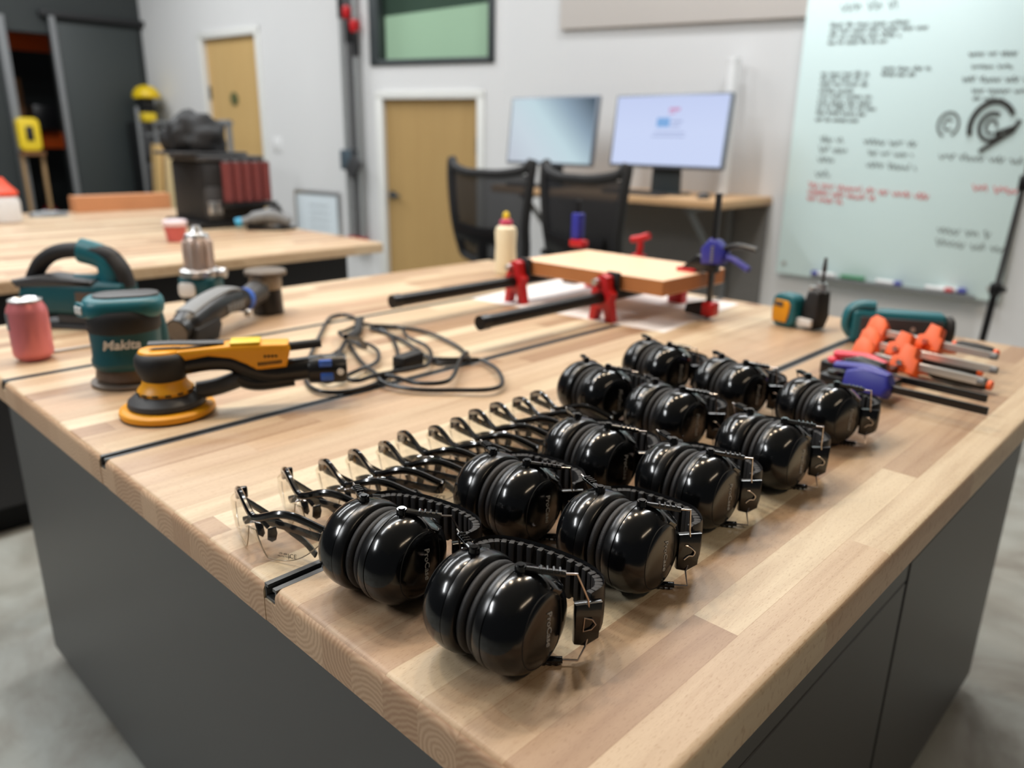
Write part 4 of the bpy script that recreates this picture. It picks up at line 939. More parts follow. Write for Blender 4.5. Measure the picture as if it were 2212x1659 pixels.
# ================================================================== dark detail sander with blue ring
t = thing('detail_sander', 'black hand sander with blue ring and raised disc head, behind the amber sander', 'sander', (-1.50, 0.640, T), math.radians(121.5))
bm = BM(); tube(bm, smooth([(-0.050, 0, 0.034), (-0.02, 0, 0.040), (0.04, 0, 0.054), (0.11, 0, 0.062), (0.16, 0, 0.058), (0.185, 0, 0.052)], 5), [0.026]*5+[0.030]*5+[0.031]*5+[0.028]*5+[0.025]*6, 18); bd = obj('motor_body', bm, M_blk_pl, t)
bm = BM(); tube(bm, smooth([(-0.02, 0, 0.066), (0.04, 0, 0.080), (0.11, 0, 0.088), (0.15, 0, 0.082)], 5), 0.02, 10, flat=(0.022, 0.006)); obj('top_grip', bm, M_grey_pl, bd)
bm = BM(); cyl(bm, (-0.052, 0, 0.0335), (-0.047, 0, 0.0345), 0.022, seg=24); obj('end_plate', bm, M_dust, bd)
bm = BM()
for k in range(5): box(bm, (0.085+0.014*k, -0.0305+0.0008*k, 0.054), (0.010, 0.003, 0.016), (0, 0.2, 0), bev=0.001, seg=1)
obj('side_lettering', bm, M_grey_pl, bd)
bm = BM(); prism(bm, [(-0.045, 0.002), (0.035, 0.002), (0.052, 0.030), (0.045, 0.046), (-0.035, 0.038)], 0.070, Bz, bev=0.006); obj('battery_pack', bm, M_blk_matte, t)
bm = BM(); cyl(bm, (0.180, 0, 0.053), (0.196, 0, 0.050), 0.0265, seg=28); obj('collar_ring', bm, M_blue_b, t)
bm = BM(); cyl(bm, (0.160, -0.020, 0.030), (0.162, -0.030, 0.028), 0.009, seg=16); obj('side_button', bm, M_tin, t)
bm = BM(); cyl(bm, (0.196, 0, 0.050), (0.256, 0, 0.060), 0.025, 0.027, 26); obj('gear_neck', bm, M_dgrey, t)
bm = BM(); lathe(bm, [(0.002, 0.036), (0.05, 0.034), (0.072, 0.032)], xf((0.290, 0, 0)), 32); obj('dust_cup', bm, M_blk_pl, t)
bm = BM(); lathe(bm, [(0.060, 0.036), (0.082, 0.037), (0.090, 0.034)], xf((0.288, 0, 0)), 32); tube(bm, [(0.25, 0, 0.066), (0.28, 0, 0.076)], 0.024, 14); obj('gear_head', bm, mat('worn_cast_metal', (160, 146, 128), 0.45, metal=0.5, var=0.2, scale=50), t)
bm = BM(); lathe(bm, [(0.0905, 0.036), (0.092, 0.047), (0.100, 0.048), (0.103, 0.045)], xf((0.290, 0, 0)), 40); obj('disc_pad', bm, M_dust, t)

# small crumpled white wrapper by the palm sander
bm = BM()
bmesh.ops.create_icosphere(bm, subdivisions=3, radius=0.018)
rk = random.Random(9)
for v in bm.verts: v.co = v.co*(0.75+0.5*rk.random()); v.co.z = max(v.co.z*0.6, -0.009)
tag(obj('crumpled_wrapper', bm, M_paper, None, loc=(-1.575, 0.505, T+0.0095), sharp=10), 'crumpled white paper scrap beside the teal palm sander', 'wrapper')
bm = BM(); box(bm, (0, 0, 0.003), (0.008, 0.22, 0.005), bev=0.001); tag(obj('steel_rule', bm, M_steel, None, loc=(-1.60, 0.465, T), rot=(0, 0, math.radians(-3))), 'narrow steel strip lying behind the pink can', 'ruler')

# ================================================================== glued panel in clamps
ZP = 0.872
pn = BM(); box(pn, (0, 0, 0), (0.43, 0.27, 0.036), bev=0.0015, seg=1)
pn.normal_update()
for f in pn.faces:
    if abs(f.normal.z) < 0.5: f.material_index = 1
tag(obj('glued_board', pn, [M_panel, M_panel_edge], None, loc=(-1.143, 1.580, ZP+0.018), rot=(0, 0, 0)), 'edge glued wooden panel held up in red pipe clamps', 'wood panel')
bm = BM(); prism(bm, rrect(0.56, 0.42, 0.002, 2), 0.0006, xf((0, 0, 0.0004)))
tag(obj('paper_sheet', bm, M_paper, None, loc=(-1.20, 1.60, T), rot=(0, 0, math.radians(6))), 'white paper sheet on the worktop under the glued panel', 'paper')
def pipe_clamp(label, x):
    t = thing('pipe_clamp', label, 'pipe clamp', (x, 1.415, T), 0, 'pipe clamps holding the panel')
    z = 0.056
    bm = BM(); cyl(bm, (0, -0.395, z), (0, 0.42, z), 0.0135, seg=20); pp = obj('pipe', bm, M_pipe, t)
    bm = BM(); lathe(bm, [(0, 0.0150), (0.022, 0.0152)], basis((0, -0.397, z), (1, 0, 0), (0, 0, -1)), 20); obj('pipe_end', bm, M_blk_pl, pp)
    bm = BM()
    prism(bm, [(-0.034, 0.0), (-0.016, 0.0), (-0.009, 0.028), (0.009, 0.028), (0.016, 0.0), (0.034, 0.0), (0.026, 0.045), (0.030, 0.066), (0.018, 0.078), (0.016, 0.104), (0.0, 0.110), (-0.014, 0.104), (-0.022, 0.080), (-0.030, 0.066), (-0.026, 0.045)], 0.026, basis((0, 0, 0), (1, 0, 0), (0, 0, 1)), bev=0.003)
    obj('cast_head', bm, M_red, t)
    bm = BM(); box(bm, (0.010, 0.0205, 0.088), (0.034, 0.012, 0.050), bev=0.002); obj('jaw_face', bm, M_blk_matte, t)
    bm = BM(); cyl(bm, (-0.008, -0.03, 0.092), (-0.008, 0.0, 0.092), 0.008, seg=14); obj('screw_tip', bm, M_tin, t)
    bm = BM(); prism(bm, [(-0.022, 0.0), (0.022, 0.0), (0.022, 0.05), (0.016, 0.100), (-0.016, 0.100), (-0.022, 0.05)], 0.028, basis((0, 0.318, 0), (1, 0, 0), (0, 0, 1)), bev=0.004); obj('tail_jaw', bm, M_red, t)
    return t
pipe_clamp('left black pipe clamp with red cast head gripping the panel', -1.345)
pipe_clamp('right black pipe clamp with red cast head gripping the panel', -1.066)
# quick clamp upright at the right end of the panel
t = thing('bar_clamp', 'upright blue quick clamp with black bar at the right end of the panel', 'bar clamp', (-0.905, 1.612, T), math.radians(0))
bm = BM(); box(bm, (0, 0, 0.147), (0.008, 0.018, 0.288), bev=0.001); obj('bar', bm, M_blk_pl, t)
bm = BM(); prism(bm, [(-0.06, 0.004), (-0.01, 0.0), (0.012, 0.004), (0.012, 0.034), (-0.012, 0.038), (-0.055, 0.026)], 0.024, basis((0, 0, 0.006), (1, 0, 0), (0, 0, 1)), bev=0.003); obj('fixed_jaw', bm, M_blk_pl, t)
bm = BM(); box(bm, (0.004, 0, 0.026), (0.032, 0.034, 0.034), bev=0.006); obj('jaw_heel', bm, M_red, t)
bm = BM(); prism(bm, [(-0.080, 0.114), (-0.03, 0.112), (0.014, 0.112), (0.014, 0.138), (-0.02, 0.146), (-0.036, 0.150)], 0.026, Bz, bev=0.003); obj('sliding_jaw', bm, M_blk_pl, t)
bm = BM(); prism(bm, [(-0.022, 0.130), (0.030, 0.134), (0.036, 0.160), (0.014, 0.186), (-0.004, 0.192), (-0.026, 0.166)], 0.036, Bz, bev=0.006, seg=3); hd = obj('trigger_body', bm, M_blue, t)
bm = BM(); tube(bm, smooth([(0.025, 0, 0.152), (0.055, -0.004, 0.148), (0.095, -0.008, 0.130)], 4), 0.008, 10, flat=(0.010, 0.007)); obj('trigger', bm, M_blue, hd)
bm = BM(); tube(bm, smooth([(0.022, 0, 0.166), (0.055, 0.006, 0.178), (0.10, 0.01, 0.172)], 4), 0.008, 10, flat=(0.010, 0.007)); obj('grip_handle', bm, M_blk_pl, hd)
bm = BM(); prism(bm, rrect(0.052, 0.036, 0.006), 0.010, xf((-0.062, 0, 0.1115)), bev=0.003); obj('pressure_pad', bm, M_red, t)
bm = BM()
for k in range(6): box(bm, (0.006, -0.0185, 0.140+0.0065*k), (0.007, 0.001, 0.0042))
obj('clamp_lettering', bm, M_grey_pl, hd)
t = thing('bar_clamp', 'upright dark blue quick clamp behind the left back corner of the panel', 'bar clamp', (-1.425, 1.752, T))
bm = BM(); box(bm, (0, 0, 0.12), (0.018, 0.008, 0.235), bev=0.001); obj('bar', bm, M_blk_pl, t)
bm = BM(); prism(bm, rrect(0.03, 0.075, 0.006), 0.03, basis((0, 0, 0.165), (1, 0, 0), (0, 0, 1)), bev=0.005); obj('trigger_body', bm, M_blue, t)
bm = BM(); box(bm, (0.012, -0.008, 0.118), (0.05, 0.03, 0.02), bev=0.004); obj('pressure_pad', bm, M_red, t)
bm = BM(); box(bm, (-0.01, -0.01, 0.012), (0.05, 0.026, 0.024), bev=0.004); obj('fixed_jaw', bm, M_blk_pl, t)
t = thing('crank_clamp', 'red crank handled clamp rising behind the middle of the panel', 'clamp', (-1.242, 1.80, T))
bm = BM(); prism(bm, [(-0.03, 0), (0.03, 0), (0.018, 0.10), (-0.018, 0.10)], 0.03, basis((0, 0, 0), (1, 0, 0), (0, 0, 1)), bev=0.005); obj('cast_foot', bm, M_red, t)
bm = BM(); tube(bm, smooth([(0, 0, 0.095), (0.004, 0, 0.125), (0.0, 0, 0.142)], 4), 0.009, 10); tube(bm, smooth([(-0.026, 0, 0.138), (0, 0, 0.144), (0.03, 0, 0.154)], 4), 0.010, 10); obj('crank_handle', bm, M_red, t)
# glue bottle
t = thing('glue_bottle', 'cream wood glue bottle with red cap and yellow tip, left of the glued panel', 'bottle', (-1.676, 1.712, T))
bm = BM(); lathe(bm, [(0, 0.026), (0.003, 0.031), (0.012, 0.032), (0.060, 0.0315), (0.085, 0.030), (0.130, 0.032), (0.142, 0.029), (0.149, 0.020), (0.153, 0.014)], None, 36, power=2.3); obj('bottle_body', bm, M_glue, t)
lathe_obj('screw_cap', [(0.150, 0.020), (0.154, 0.021), (0.164, 0.018), (0.170, 0.010)], mat('crimson_cap', (186, 52, 86), 0.4), t, 28)
lathe_obj('nozzle_tip', [(0.170, 0.010), (0.178, 0.0105), (0.186, 0.008), (0.190, 0.004)], M_yel_b, t, 20)

# ================================================================== right hand side: teal tools and the clamp pile
t = thing('cordless_driver', 'teal and black cordless tool with amber face and upright bit, far right of the bench', 'power tool', (-0.735, 1.690, T), math.radians(-14))
bm = BM(); prism(bm, rrect(0.064, 0.074, 0.020, 6), 0.040, basis((-0.012, 0, 0.038), (1, 0, 0), (0, 0, 1)), bev=0.006, seg=3); bd = obj('teal_shroud', bm, M_teal, t)
bm = BM(); prism(bm, [(-0.022, -0.026), (0.014, -0.026), (0.020, -0.004), (0.022, 0.016), (0.016, 0.024), (-0.018, 0.024), (-0.024, 0.0)], 0.006, basis((-0.014, -0.021, 0.037), (1, 0, 0), (0, 0, 1)), bev=0.002); obj('amber_face', bm, M_yel, bd)
bm = BM(); box(bm, (-0.020, -0.0245, 0.052), (0.022, 0.003, 0.012), bev=0.001); obj('warning_label', bm, M_smokec, bd)
bm = BM(); prism(bm, [(0.018, 0.004), (0.056, 0.003), (0.064, 0.030), (0.060, 0.086), (0.046, 0.092), (0.028, 0.086), (0.020, 0.05)], 0.046, basis((0, 0.026, 0), (1, 0, 0), (0, 0, 1)), bev=0.008, seg=3); obj('black_motor_body', bm, M_blk_matte, t)
bm = BM(); box(bm, (0.036, -0.004, 0.018), (0.042, 0.010, 0.018), bev=0.003); obj('white_lettering', bm, M_white, t)
bm = BM(); cyl(bm, (0.048, 0.028, 0.085), (0.048, 0.028, 0.106), 0.013, 0.010, 18); cyl(bm, (0.030, 0.022, 0.080), (0.030, 0.022, 0.096), 0.008, seg=12); obj('collet', bm, M_tin, t)
bm = BM(); cyl(bm, (0.048, 0.028, 0.105), (0.048, 0.028, 0.134), 0.0035, seg=10); cyl(bm, (0.048, 0.028, 0.133), (0.048, 0.028, 0.162), 0.0055, 0.003, 12); obj('router_bit', bm, M_dgrey, t)
t = thing('hand_planer', 'teal hand planer lying on its side with dark sole plate, behind the orange clamps', 'planer', (-0.500, 1.672, T), math.radians(27)); t.scale = (0.76, 0.76, 0.9)
bm = BM(); prism(bm, rrect(0.235, 0.078, 0.012, 4), 0.066, basis((0, 0.034, 0.041), (1, 0, 0), (0, 0, 1)), bev=0.012, seg=3); bd = obj('body_shell', bm, M_teal, t)
bm = BM(); box(bm, (0.006, -0.003, 0.036), (0.205, 0.008, 0.062), bev=0.002); obj('sole_plate', bm, M_dgrey, t)
bm = BM(); tube(bm, smooth([(-0.112, 0.03, 0.02), (-0.128, 0.03, 0.04), (-0.122, 0.03, 0.074), (-0.095, 0.03, 0.086), (-0.06, 0.03, 0.086)], 4), 0.02, 12, flat=(0.022, 0.014)); obj('front_knob', bm, M_teal, t)
bm = BM(); lathe(bm, [(0, 0.030), (0.024, 0.034), (0.032, 0.026)], basis((0.108, 0.03, 0.042), (0, 1, 0), (0, 0, 1)), 24); obj('rear_cap', bm, M_blk_matte, t)
bm = BM(); cyl(bm, (0.0, -0.008, 0.03), (0.0, -0.0005, 0.03), 0.008, seg=14); cyl(bm, (0.035, -0.008, 0.045), (0.035, -0.0005, 0.045), 0.006, seg=14); obj('fixing_screw', bm, M_steel, t)
def f_clamp(label, p0, p1, z, slide, hand, hy=0.052, hz=0.0145, hs=0.02):
    """F clamp lying flat: bar along x, jaws standing sideways"""
    d = Vector((p1[0]-p0[0], p1[1]-p0[1], 0)); L = d.length
    t = thing('bar_clamp', label, 'bar clamp', (p0[0], p0[1], T), math.atan2(d.y, d.x), 'orange bar clamps piled at the right')
    bm = BM(); box(bm, (L/2, 0, z), (L, 0.006, 0.013), bev=0.0008, seg=1); obj('bar', bm, M_steel, t)
    bm = BM(); cyl(bm, (L-0.006, 0, z), (L+0.004, 0, z), 0.0065, seg=12); obj('bar_stop', bm, M_grey_pl, t)
    bm = BM(); prism(bm, [(-0.012, -0.012), (0.026, -0.012), (0.026, 0.012), (0.014, 0.026), (-0.004, 0.030), (-0.012, 0.020)], 0.020, basis((0, 0, z), (1, 0, 0), (0, 0.55, 0.84)), bev=0.0014); prism(bm, [(-0.014, -0.01), (0.004, -0.01), (0.0, hy-0.006), (-0.012, hy-0.008)], 0.014, basis((0.0, 0, z-0.006), (1, 0, 0), (0, 1, -0.2)), bev=0.002); obj('fixed_jaw', bm, M_orange, t)
    bm = BM(); prism(bm, [(slide-0.022, -0.016), (slide-0.008, -0.016), (slide-0.006, -0.008), (slide+0.008, -0.008), (slide+0.010, -0.018), (slide+0.024, -0.018), (slide+0.024, 0.008), (slide+0.016, 0.012), (slide+0.014, 0.030), (slide-0.008, 0.034), (slide-0.012, 0.012), (slide-0.022, 0.008)], 0.024, basis((0, 0, z), (1, 0, 0), (0, 0.45, 0.89)), bev=0.0014); prism(bm, [(slide-0.016, -0.01), (slide+0.018, -0.01), (slide+0.016, hy+0.004), (slide-0.008, hy+0.004)], 0.018, basis((0, 0, z-0.006), (1, 0, 0), (0, 1, -0.2)), bev=0.0014); obj('sliding_jaw', bm, M_orange, t)
    bm = BM(); cyl(bm, (slide-0.004, -0.0165, z+0.004), (slide-0.004, -0.0135, z+0.004), 0.005, seg=12); obj('rivet', bm, M_tin, t)
    bm = BM(); a, b = slide+hs, slide+hs+hand; lathe(bm, [(0, 0.007), (0.01, 0.0115), (hand*0.5, 0.0125), (hand-0.008, 0.011), (hand, 0.008)], basis((a, hy, hz), (0, 1, 0), (0, 0, 1)), 20); cyl(bm, (0.01, hy, hz), (a, hy, hz), 0.0045, seg=10); hd = obj('screw_handle', bm, M_blk_matte, t)
    for e0, e1 in ((b-0.001, b+0.005), (a-0.004, a+0.002)):
        bm = BM(); cyl(bm, (e0, hy, hz), (e1, hy, hz), 0.0085, seg=14); obj('handle_end', bm, M_orange, hd)
f_clamp('orange bar clamp at the back of the clamp pile, touching the planer', (-0.520, 1.590), (-0.295, 1.544), 0.046, 0.115, 0.072, 0.072, 0.034, 0.012)
f_clamp('orange bar clamp in the middle of the clamp pile', (-0.507, 1.518), (-0.280, 1.486), 0.036, 0.068, 0.10)
f_clamp('orange bar clamp nearest the blue quick clamp', (-0.490, 1.443), (-0.280, 1.410), 0.032, 0.085, 0.10)
def quick_clamp(label, p0, p1, z, m1, m2):
    d = Vector((p1[0]-p0[0], p1[1]-p0[1], 0)); L = d.length
    t = thing('bar_clamp', label, 'bar clamp', (p0[0], p0[1], T), math.atan2(d.y, d.x))
    bm = BM(); box(bm, (L/2-0.03, 0, z), (L+0.06, 0.006, 0.012), bev=0.001, seg=1); obj('bar', bm, M_blk_pl, t)
    bm = BM(); prism(bm, [(-0.056, -0.018), (0.012, -0.018), (0.020, 0.0), (0.012, 0.020), (-0.03, 0.024), (-0.056, 0.014)], 0.034, basis((0, 0, z), (1, 0, 0), (0, 0.3, 0.95)), bev=0.006, seg=3); bd = obj('trigger_body', bm, m1, t)
    bm = BM(); tube(bm, smooth([(0.008, 0.010, z+0.014), (-0.03, 0.016, z+0.020), (-0.085, 0.02, z+0.014)], 4), 0.009, 10, flat=(0.011, 0.007)); obj('trigger', bm, m2, bd)
    bm = BM(); prism(bm, [(-0.014, 0.01), (0.012, 0.01), (0.010, -0.06), (-0.012, -0.06)], 0.022, basis((0.0, 0.0, z-0.006), (1, 0, 0), (0, -1, 0.0)), bev=0.003); obj('sliding_jaw', bm, M_blk_pl, t)
    bm = BM(); prism(bm, rrect(0.050, 0.036, 0.010), 0.026, xf((-0.080, 0.015, 0.0145)), bev=0.004); obj('fixed_jaw', bm, M_blk_pl, t)
    bm = BM(); cyl(bm, (-0.082, 0.015, 0.027), (-0.082, 0.015, 0.033), 0.014, seg=18); obj('jaw_pad', bm, m2 if m2 is not M_blue else M_blk_pl, t)
quick_clamp('quick clamp with pinkish red trigger and black bar, beside the blue one', (-0.425, 1.350), (-0.253, 1.335), 0.026, M_blk_pl, M_pinkred)
quick_clamp('blue quick clamp lying at the front of the clamp pile', (-0.392, 1.272), (-0.235, 1.262), 0.028, M_blue, M_blue)

# ================================================================== things on the rear bench
t = thing('spindle_sander', 'black bench sander with rack of maroon sleeves on the rear bench', 'bench sander', (-3.56, 1.66, T), math.radians(90))
bm = BM(); box(bm, (0.05, 0, 0.145), (0.28, 0.34, 0.285), bev=0.012, seg=2); bd = obj('cabinet_body', bm, M_blk_matte, t)
bm = BM(); prism(bm, rrect(0.36, 0.38, 0.03), 0.028, xf((0.04, 0, 0.014)), bev=0.006); obj('foot_base', bm, M_blk_pl, t)
bm = BM(); prism(bm, rrect(0.30, 0.36, 0.03), 0.022, xf((0.05, 0, 0.30)), bev=0.005); obj('machine_table', bm, M_dgrey, t)
for k in range(5):
    bm = BM(); x = 0.0+0.046*k; cyl(bm, (x, -0.200, 0.115), (x, -0.200, 0.285), 0.0225, seg=24); sl = obj('sanding_sleeve', bm, M_redstain, t)
    bm = BM(); cyl(bm, (x, -0.200, 0.284), (x, -0.200, 0.292), 0.014, seg=16); obj('sleeve_knob', bm, M_grey_pl, sl)
bm = BM(); box(bm, (0.09, -0.200, 0.10), (0.25, 0.08, 0.022), bev=0.004); obj('sleeve_shelf', bm, M_blk_pl, t)
bm = BM(); prism(bm, rrect(0.085, 0.14, 0.02), 0.008, basis((-0.055, -0.172, 0.11), (1, 0, 0), (0, 0, 1)), bev=0.002); sp_ = obj('switch_panel', bm, M_dgrey, t)
bm = BM(); box(bm, (-0.072, -0.178, 0.09), (0.032, 0.008, 0.055), bev=0.002); box(bm, (-0.036, -0.178, 0.09), (0.022, 0.008, 0.055), bev=0.002); obj('switch_plate', bm, M_tin, sp_)
t = thing('work_gloves', 'black crumpled tool bag on top of the black bench sander', 'bag', (-3.56, 1.625, T+0.3125))
bm = BM(); bmesh.ops.create_icosphere(bm, subdivisions=4, radius=0.1); rk = random.Random(21)
from mathutils import noise
for v in bm.verts:
    n = noise.noise(v.co*22)*0.25+noise.noise(v.co*50)*0.10; v.co = Vector((v.co.x*1.1*(1+n), v.co.y*1.35*(1+n), max(v.co.z*1.2*(1+n)+0.065, 0.0)))
t.name = 'tool_bag'; obj('bag_body', bm, M_blk_matte, t, sharp=60)
bm = BM(); prism(bm, rrect(0.26, 0.34, 0.03), 0.014, xf((0.0, 0.02, 0.008)), bev=0.004); obj('bag_base', bm, M_dgrey, t)
t = thing('mouse_sander', 'small grey and black hand sander with light blue tail on the rear bench', 'sander', (-3.20, 1.74, T), math.radians(62))
bm = BM(); prism(bm, [(-0.10, -0.03), (0.06, -0.05), (0.11, 0.0), (0.06, 0.05), (-0.10, 0.03)], 0.014, xf((0.02, 0, 0.008)), bev=0.004); obj('base_pad', bm, M_blk_pl, t)
bm = BM(); tube(bm, smooth([(-0.10, 0, 0.035), (-0.05, 0, 0.050), (0.01, 0, 0.060), (0.06, 0, 0.050), (0.11, 0, 0.030)], 4), [0.018]*4+[0.028]*4+[0.034]*4+[0.030]*4+[0.014], 16); obj('shell', bm, M_grey_pl, t)
bm = BM(); cyl(bm, (-0.125, 0, 0.032), (-0.098, 0, 0.036), 0.020, seg=20); obj('tail_ring', bm, mat('cyan_tail', (60, 160, 200), 0.4), t)
bm = BM(); tube(bm, [(0.02, 0, 0.085), (0.06, 0, 0.10), (0.075, 0, 0.05)], 0.012, 10); obj('strap', bm, M_blk_pl, t)
t = thing('paint_pot', 'small pinkish red pot with white lid near the front of the rear bench', 'pot', (-3.05, 1.275, T))
lathe_obj('pot_body', [(0, 0.030), (0.002, 0.033), (0.062, 0.042)], M_can2, t, 32); lathe_obj('pot_lid', [(0.062, 0.044), (0.066, 0.045), (0.080, 0.045), (0.083, 0.038)], mat('pale_pink_lid', (232, 214, 220), 0.5), t, 32)
bm = BM(); box(bm, (0, 0, 0.041), (0.09, 0.50, 0.082), bev=0.002, seg=1)
tag(obj('wood_plank', bm, M_red_wood, None, loc=(-4.53, 1.620, T)), 'reddish brown timber plank lying along the back of the rear bench', 'plank')
t = thing('squeeze_bottle', 'white bottle with orange conical lid at the left end of the rear bench', 'bottle', (-4.20, 0.985, T))
lathe_obj('bottle_body', [(0, 0.055), (0.004, 0.062), (0.09, 0.064), (0.115, 0.055), (0.122, 0.045)], M_white, t, 36)
lathe_obj('cone_lid', [(0.12, 0.060), (0.135, 0.062), (0.15, 0.048), (0.175, 0.026), (0.20, 0.010)], mat('red_orange_lid', (236, 76, 40), 0.4), t, 28)
bm = BM(); bmesh.ops.create_icosphere(bm, subdivisions=3, radius=0.06); rk = random.Random(4)
for v in bm.verts: v.co = Vector((v.co.x*1.1, v.co.y*1.5, max(0, v.co.z*0.35+0.004)))*(0.85+0.3*rk.random())
tag(obj('shop_rag', bm, M_grey_pl, None, loc=(-4.40, 1.22, T), sharp=20), 'crumpled grey rag near the back edge of the rear bench', 'rag')

# ================================================================== things along the left walls
def on_w1(s, z, off): v = onwall(aW, uW, nW, s, z, off); return (v.x, v.y, v.z)
aw = math.atan2(uW.y, uW.x)
t = thing('light_switch', 'white double switch plate on the wall right of the tall maple door', 'light switch', on_w1(1.206, 1.126, 0.0), aw)
sgw = -1 if (Matrix.Rotation(aw, 3, 'Z') @ Vector((0, 1, 0))).dot(nW) < 0 else 1
bm = BM(); box(bm, (0, sgw*0.004, 0), (0.125, 0.008, 0.125), bev=0.002); obj('plate', bm, M_white, t)
for q in (-0.026, 0.026):
    bm = BM(); box(bm, (q, sgw*0.009, 0), (0.034, 0.006, 0.068), bev=0.002); obj('rocker', bm, M_white, t)
t = thing('framed_sheet', 'low white framed sheet on the wall behind the rear bench', 'poster', on_w1(0.688, 0.50, 0.0), aw)
bm = BM(); box(bm, (0, sgw*0.012, 0), (0.61, 0.022, 0.49), bev=0.004); obj('frame', bm, M_tin, t)
bm = BM(); box(bm, (0, sgw*0.0245, 0), (0.54, 0.003, 0.42)); sh_ = obj('sheet', bm, mat('bluish_white_sheet', (226, 236, 242), 0.3), t)
bm = BM()
for k in range(5): tube(bm, smooth([(-0.16+0.02*q, sgw*0.0265, 0.12-0.06*k+0.012*math.sin(q*2.3+k)) for q in range(14)], 2), 0.0022, 5)
obj('faint_writing', bm, M_grey_pl, sh_)
# pipe clamps hanging in the corner
for k, (s, col) in enumerate(((0.20, M_grey_pl), (0.125, M_pipe), (0.05, M_grey_pl))):
    lb = ['hanging pipe clamp in the corner, leftmost of the three', 'dark hanging pipe clamp in the middle of the corner bundle', 'hanging pipe clamp closest to the small maple door'][k]
    p = on_w1(s, 0, 0.07); t = thing('pipe_clamp', lb, 'pipe clamp', p, aw)
    bm = BM(); cyl(bm, (0, 0, 0.28), (0, 0, 2.75), 0.020, seg=16); obj('pipe', bm, mat('galvanised_pipe', (150, 152, 152), 0.4, metal=0.4) if k != 1 else M_dgrey, t)
    zt = [2.30, 2.12, 2.02][k]
    bm = BM(); prism(bm, [(-0.036, 0.03), (0.0, 0.05), (0.036, 0.03), (0.030, -0.03), (0.0, -0.06), (-0.030, -0.03)], 0.06, basis((0, 0, zt), (1, 0, 0), (0, 0, 1)), bev=0.01); obj('cast_head', bm, M_red, t)
    bm = BM(); cyl(bm, (0, 0, zt-0.22), (0, 0, zt-0.05), 0.026, seg=14); obj('head_screw', bm, M_blk_pl, t)
    bm = BM(); prism(bm, [(-0.034, 0.03), (0.034, 0.03), (0.03, -0.03), (-0.03, -0.03)], 0.06, basis((0, 0, 0.37), (1, 0, 0), (0, 0, 1)), bev=0.01); obj('tail_jaw', bm, M_red, t)
t = thing('wall_hook', 'small dark bracket holding the hanging pipe clamps', 'bracket', on_w1(0.20, 1.02, 0.0), aw)
bm = BM(); box(bm, (0, sgw*0.05, 0), (0.13, 0.10, 0.16), bev=0.01); obj('bracket_body', bm, mat('blue_grey_steel', (84, 98, 108), 0.45, metal=0.3), t)
bm = BM(); box(bm, (-0.10, sgw*0.10, -0.05), (0.12, 0.04, 0.16), (0, -0.7, 0), bev=0.01); obj('hook_arm', bm, M_dgrey, t)
# plywood cart before the tall door
t = thing('sheet_cart', 'grey metal cart rail standing before the tall maple door', 'cart', (-7.15, 3.25, 0), math.radians(-3))
bm = BM(); tube(bm, [(-0.95, 0, 1.295), (0.80, 0, 1.295)], 0.026, 10); obj('top_rail', bm, M_grey_pl, t)
for x in (-0.92, 0.77):
    bm = BM(); tube(bm, [(x, 0, 0.02), (x, 0, 1.29)], 0.022, 10); obj('upright', bm, M_grey_pl, t)
bm = BM(); box(bm, (-0.08, 0, 0.18), (1.74, 0.42, 0.05), bev=0.01); obj('deck', bm, M_grey_pl, t)
bm = BM(); box(bm, (0, 0, 0.45), (0.42, 0.018, 0.90), bev=0.002); tag(obj('plywood_sheet', bm, M_ply, None, loc=(-7.62, 3.15, 0.2055), rot=(math.radians(-4), 0, math.radians(-3))), 'pale plywood sheet standing on the cart left of the sander machine', 'plywood')
bm = BM(); box(bm, (0, 0, 0.45), (0.20, 0.03, 0.90), bev=0.002); tag(obj('maple_board', bm, M_door, None, loc=(-7.80, 3.11, 0.2075), rot=(math.radians(-4), 0, math.radians(-3))), 'golden maple board leaning left of the pale plywood sheet', 'board')
# black tool chest with yellow tools in the dark corner
t = thing('tool_chest', 'tall black tool chest in the dark corner beside the sliding door', 'tool chest', (-8.36, 3.31, 0))
bm = BM(); box(bm, (0, 0, 0.66), (0.30, 0.24, 1.30), bev=0.01); obj('chest_body', bm, M_blk_pl, t)
for k in range(4):
    bm = BM(); box(bm, (0.155, 0, 0.2+0.3*k), (0.012, 0.2, 0.25), bev=0.004); dr = obj('drawer', bm, M_dgrey, t)
    bm = BM(); box(bm, (0.168, 0, 0.29+0.3*k), (0.016, 0.12, 0.02), bev=0.004); obj('drawer_handle', bm, M_grey_pl, dr)
bm = BM(); box(bm, (0.165, -0.125, 0.75), (0.03, 0.03, 1.40), bev=0.004); obj('corner_post', bm, M_grey_pl, t)
bm = BM(); box(bm, (0, 0, 0.05), (0.20, 0.14, 0.10), bev=0.015); b_ = obj('power_tool_case', bm, M_yel_b, None, loc=(-8.33, 3.32, 1.311)); tag(b_, 'small yellow and black case on the black tool chest', 'tool case')
bm = BM(); box(bm, (0, 0, 0.10), (0.205, 0.145, 0.025), bev=0.004); obj('case_lid', bm, M_blk_pl, b_)
bm = BM(); box(bm, (0, 0, 0.055), (0.16, 0.12, 0.11), bev=0.012); tag(obj('battery_charger', bm, M_blk_pl, None, loc=(-8.33, 3.33, 1.4245)), 'black charger box between the yellow case and the yellow hard hat', 'charger')
t = thing('hard_hat', 'yellow hard hat on top of the stack in the dark corner', 'hard hat', (-8.32, 3.345, 1.5355))
lathe_obj('hat_shell', [(0, 0.125), (0.012, 0.128), (0.05, 0.122), (0.09, 0.098), (0.115, 0.06), (0.125, 0.01)], mat('hard_hat_yellow', (222, 188, 20), 0.4), t, 32, sx=1.15)
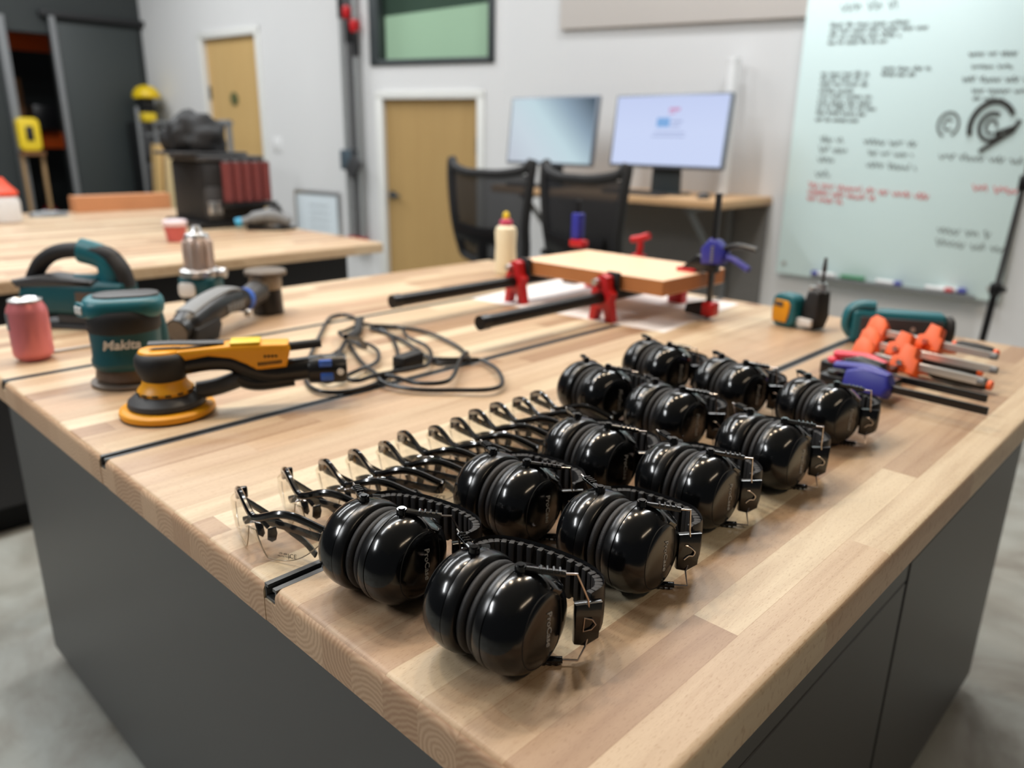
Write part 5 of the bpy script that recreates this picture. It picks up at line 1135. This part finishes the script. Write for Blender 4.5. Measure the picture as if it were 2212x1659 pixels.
bm = BM(); prism(bm, [(0.07, -0.11), (0.19, -0.07), (0.20, 0.0), (0.19, 0.07), (0.07, 0.11)], 0.010, xf((0, 0, 0.009)), bev=0.004); obj('hat_brim', bm, mat('hard_hat_yellow_brim', (222, 188, 20), 0.4), t)
# storage rack seen through the doorway
t = thing('storage_rack', 'storage rack with orange beams seen through the dark doorway', 'rack', (-9.45, 2.25, 0))
for y in (-0.55, 0.65):
    bm = BM(); box(bm, (0, y, 1.3), (0.08, 0.08, 2.6), bev=0.006); obj('upright', bm, M_dark2, t)
for z in (2.06, 1.12):
    bm = BM(); box(bm, (0.05, 0.05, z), (0.05, 1.24, 0.16), bev=0.006); obj('shelf_beam', bm, M_orange, t)
    bm = BM(); box(bm, (-0.2, 0.05, z+0.09), (0.46, 1.2, 0.02)); obj('shelf_board', bm, M_card, t)
bm = BM(); box(bm, (0, 0, 0.25), (0.36, 0.46, 0.50), bev=0.004); bx_ = obj('cardboard_box', bm, M_card, None, loc=(-9.62, 2.32, 1.2205)); tag(bx_, 'brown cardboard box on the rack shelf inside the doorway', 'box')
bm = BM(); box(bm, (0.181, 0, 0.25), (0.004, 0.07, 0.5)); obj('packing_tape', bm, mat('tan_tape', (168, 128, 84), 0.5), bx_)
bm = BM(); box(bm, (0, 0, 0.12), (0.20, 0.22, 0.24), bev=0.02); tag(obj('black_case', bm, M_blk_pl, None, loc=(-9.28, 2.66, 1.2205)), 'black case on the rack shelf inside the doorway', 'case')
t = thing('utility_case', 'bright yellow box with black centre on a stand at the doorway', 'case', (-8.50, 2.29, 1.02))
bm = BM(); prism(bm, rrect(0.19, 0.30, 0.05), 0.10, basis((0, 0, 0.155), (0, 1, 0), (0, 0, 1)), bev=0.02, seg=3); obj('case_body', bm, M_yel_b, t)
bm = BM(); prism(bm, rrect(0.065, 0.13, 0.01), 0.01, basis((0.052, 0, 0.165), (0, 1, 0), (0, 0, 1)), bev=0.003); obj('centre_panel', bm, M_blk_pl, t)
t = thing('work_stand', 'narrow wooden stand under the yellow box at the doorway', 'stand', (-8.50, 2.29, 0))
bm = BM(); box(bm, (0, 0, 1.005), (0.16, 0.20, 0.03), bev=0.004); obj('stand_top', bm, M_card, t)
for y in (-0.085, 0.085):
    bm = BM(); box(bm, (0, y, 0.495), (0.05, 0.03, 0.99), bev=0.004); obj('stand_leg', bm, mat('stand_timber', (150, 120, 82), 0.6), t)
t = thing('fuel_can', 'dark red can on the floor inside the doorway', 'can', (-9.15, 2.55, 0))
lathe_obj('can_body', [(0, 0.10), (0.01, 0.11), (0.40, 0.11), (0.44, 0.06), (0.48, 0.04)], mat('dark_red_can', (130, 14, 24), 0.4), t, 28); lathe_obj('can_cap', [(0.48, 0.045), (0.53, 0.045)], M_blk_pl, t, 20)
